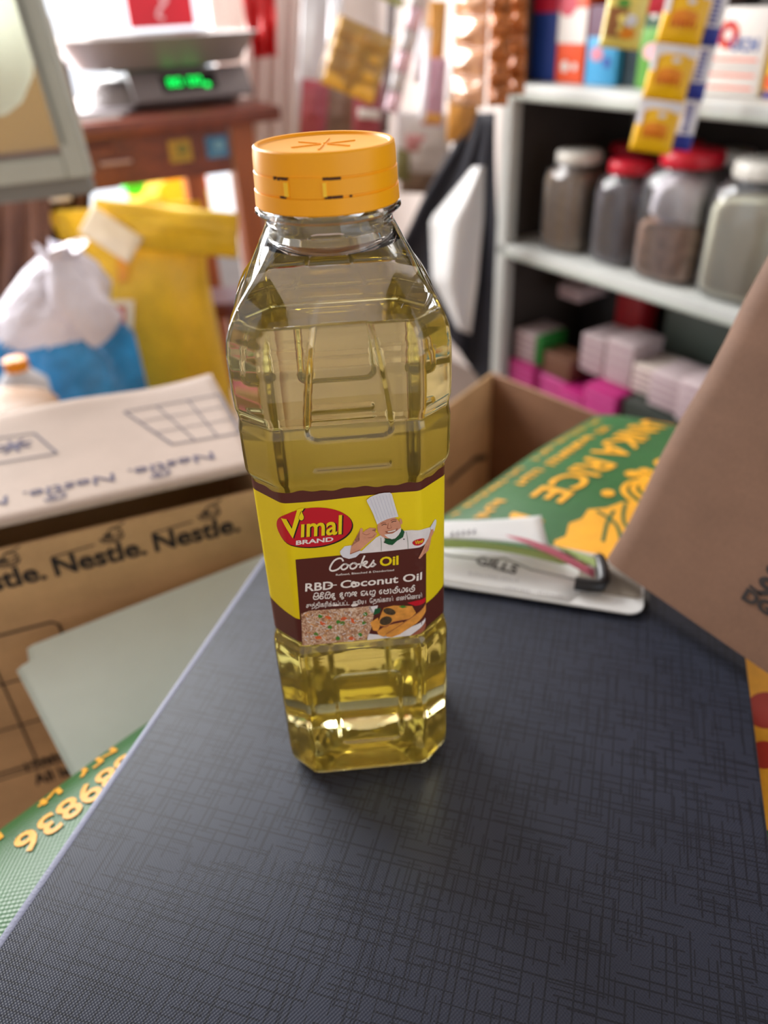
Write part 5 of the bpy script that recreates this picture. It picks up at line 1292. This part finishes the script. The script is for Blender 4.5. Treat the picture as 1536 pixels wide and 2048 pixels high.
a = Art(ysurf, 16)
a.poly([(222, 600), (268, 600), (262, 770), (228, 770)], M['sack_cream'], 1); a.poly([(232, 612), (252, 612), (250, 765), (234, 765)], flat('faded_red_print', 196, 84, 64), 2)
a.poly([(232, 470), (256, 470), (256, 560), (236, 570)], flat('orange_print', 226, 150, 30), 1)
a.build('side_print', ysack)
ymx = at(452, 466, 1.07) - at(200, 440, 1.07); ymx /= np.linalg.norm(ymx); ymz = np.cross(ymx, np.array([0, 1., 0])); ymz = -ymz if ymz[2] < 0 else ymz
pillow('folded_lip', at(222, 470, 1.05), np.array([.62, 0, -.5]) / .8, np.array([.5, .1, .62]) / .8, np.array([0, -1., .1]), .09, .05, .01, M['sack_cream'], ysack, 12, 10, .002, 3)
pillow('folded_mouth', at(335, 458, 1.07), ymx, ymz, np.array([.1, -.95, .3]), .235, .075, .03, M['rice_yellow'], ysack, 20, 14, .004, 9)
wb0 = at(140, 740, .90)
wbag = empty('plastic_bag', (wb0[0], wb0[1], FLOOR), 'knotted plastic bag, white film above and blue below, left of the yellow sack', 'bag')
zk = float(at(140, 655, .90)[2]); zt = float(at(140, 520, .90)[2]); wo = np.array([wb0[0], wb0[1], 0])
def wj(x, y, z, a): return (.012 * math.sin(5 * a + z * 50), .012 * math.sin(6 * a + z * 40), .008 * math.sin(4 * a))
loft('blue_lower', [(FLOOR + .012, .06, .06, 2.4), (FLOOR + .05, .09, .08, 2.4), (zk - .15, .105, .09, 2.3), (zk - .03, .10, .085, 2.2), (zk, .085, .075, 2.2)], M['blue_bag'], wbag, 48, wo, None, True, True, wj)
loft('white_upper', [(zk - .02, .085, .075, 2.2), (zk + .02, .095, .08, 2.2), (zk + .05, .080, .07, 2.2, .01, 0), (zt - .02, .045, .04, 2, .025, 0), (zt, .02, .02, 2, .03, 0), (zt + .02, .028, .026, 2, .035, 0)], M['white_bag'], wbag, 48, wo, None, True, True, wj)
bb0 = at(42, 760, .72); kb = mpx(42, 760, .72)
jb = empty('orange_capped_bottle', (bb0[0], bb0[1], FLOOR), 'small pale bottle with orange cap at the left edge', 'bottle')
bo = np.array([bb0[0], bb0[1], 0]); zc_ = float(at(42, 738, .72)[2])
loft('bottle_body', [(FLOOR + .002, .032, .032, 2), (zc_ - .06, .034, .034, 2), (zc_ - .02, .034, .034, 2), (zc_ - .006, .020, .020, 2), (zc_, .016, .016, 2)], flat('milky_plastic', 206, 208, 214, rough=.2), jb, 32, bo)
loft('cap', [(zc_ - .002, .016, .016, 2), (zc_ + .014, .016, .016, 2), (zc_ + .016, .013, .013, 2)], flat('orange_cap', 236, 150, 30, rough=.35), jb, 28, bo)
tr = loft('brown_tray', [(0, .10, .07, 3), (.012, .12, .08, 3), (.018, .115, .075, 3)], flat('tray_brown', 150, 110, 70), None, 32, (bb0[0] - .03, bb0[1] - .13, float(at(40, 800, .62)[2]) - .018)); tag(tr, 'brown cardboard tray edge in front of the orange-capped bottle', 'tray')
# brown gunny sacks hanging below the glass case
drape('gunny_sack', at(-40, 385, 1.06), at(95, 395, 1.10), at(120, 640, 1.08), at(-40, 660, 1.04), M['gunny'], 'brown gunny sack hanging at the left edge', 'sack', 3, .02, 'gunny sacks')
drape('gunny_sack', at(90, 370, 1.16), at(180, 385, 1.2), at(172, 600, 1.2), at(80, 620, 1.16), flat('gunny_dark', 84, 54, 46, rough=.9, var=.25, vscale=16), 'darker brown gunny sack behind the knotted plastic bag', 'sack', 3, .02, 'gunny sacks')
o = pillow('white_note', at(118, 385, 1.15), TB_D, Z, -TB_N, .035, .03, .004, fw, None, 8, 8); tag(o, 'small white packet hanging under the glass case', 'packet')
o = pillow('red_packet', at(182, 515, 1.16), TB_D, Z, -TB_N, .03, .05, .02, M['red'], None, 10, 10); tag(o, 'small red packet between gunny sack and yellow sack', 'packet')
st0 = at(456, 690, 1.34)
stool = empty('plastic_stool', (st0[0], st0[1], FLOOR), 'maroon plastic stool between yellow sack and bottle', 'stool')
so = np.array([st0[0], st0[1], 0]); zs_ = float(at(450, 590, 1.34)[2])
loft('seat', [(zs_ - .03, .060, .060, 3), (zs_ - .008, .062, .062, 3), (zs_, .056, .056, 3)], M['maroon'], stool, 36, so)
for sx, sy in ((-1, -1), (1, -1), (-1, 1), (1, 1)):
    loft('leg', [(FLOOR + .001, .018, .018, 4, .050 * sx, .050 * sy), (zs_ - .03, .02, .02, 4, .038 * sx, .038 * sy)], M['maroon'], stool, 16, so)
# colourful poster board standing in the doorway below the table
pb = box('poster_board', at(335, 372, 1.95), (.22, .004, .20), thin_paper('poster_cream', srgb(250, 226, 150), .7), None, (TB_D, TB_N, Z)); tag(pb, 'colourful poster board showing under the table', 'poster')
a = Art(plane_fn(at(335, 372, 1.95) - TB_N * .0025, TB_D, Z, -TB_N))
a.ellipse(-.088, .03, .035, .045, thin_paper('poster_green', srgb(80, 214, 90), .7), 1); a.ellipse(-.02, .05, .03, .02, thin_paper('poster_orange', srgb(246, 150, 70), .7), 1); a.ellipse(.05, .055, .035, .03, thin_paper('poster_plum', srgb(110, 60, 80), .7), 1)
a.ellipse(.03, -.02, .06, .04, thin_paper('poster_yellow', srgb(250, 206, 90), .7), 1); rect(a, .085, -.02, .108, .09, thin_paper('poster_red', srgb(226, 60, 90), .7), 2); a.ellipse(-.05, -.05, .04, .03, thin_paper('poster_peach', srgb(250, 190, 120), .7), 2)
a.build('poster_print', pb)
# aluminium-framed glass case, upper left
GY = 0.80
def gcx(px, py): return at(px, py, GY)
gA, gB, gC = gcx(185, 350), gcx(135, -10), gcx(-60, 378)
case = empty('glass_case', gA, 'pale metal-framed glass showcase corner at the upper left', 'showcase')
gx = gA - gC; gw = np.linalg.norm(gx); gx /= gw; gz = gB - gA; gz -= gx * (gz @ gx); gz /= np.linalg.norm(gz); gn = np.cross(gx, gz)
if gn @ (CAM - gA) < 0: gn = -gn
def gp_(x, y, d=0): return gA - gx * x + gz * y - gn * d
box('stile', gp_(.346, .25), (.028, .50, .022), M['alu'], case, (gx, gz, gn), .002, 1)
box('top_rail', gp_(.18, .486), (.304, .028, .022), M['alu'], case, (gx, gz, gn), .002, 1)
box('stile', gp_(.014, .25), (.028, .50, .022), M['alu'], case, (gx, gz, gn), .002, 1)
box('stile_groove', gp_(.021, .25, -.012), (.004, .42, .004), flat('groove_grey', 128, 132, 124), case, (gx, gz, gn))
box('bottom_rail', gp_(.18, .014), (.304, .028, .022), M['alu'], case, (gx, gz, gn), .002, 1)
box('lower_skirt', gp_(.15, -.012, .02), (.28, .024, .02), flat('skirt_grey', 120, 122, 118), case, (gx, gz, gn), .002, 1)
box('pane', gp_(.18, .25, .002), (.302, .444, .003), M['pane'], case, (gx, gz, gn))
box('case_back', gp_(.18, .10, .10), (.30, .15, .004), thin_paper('case_tan', srgb(176, 150, 98), .5), case, (gx, gz, gn))
o = loft('cream_packet', [(0, .02, .006, 2.4), (.012, .045, .012, 2.4), (.04, .070, .016, 2.4), (.09, .088, .018, 2.6), (.15, .094, .018, 2.8), (.26, .094, .014, 2.8)], thin_paper('cream_film', srgb(242, 244, 234), .6), None, 40, gp_(.125, .075, .05), (gx, -gn, gz)); tag(o, 'cream-white packet inside the glass case', 'packet')
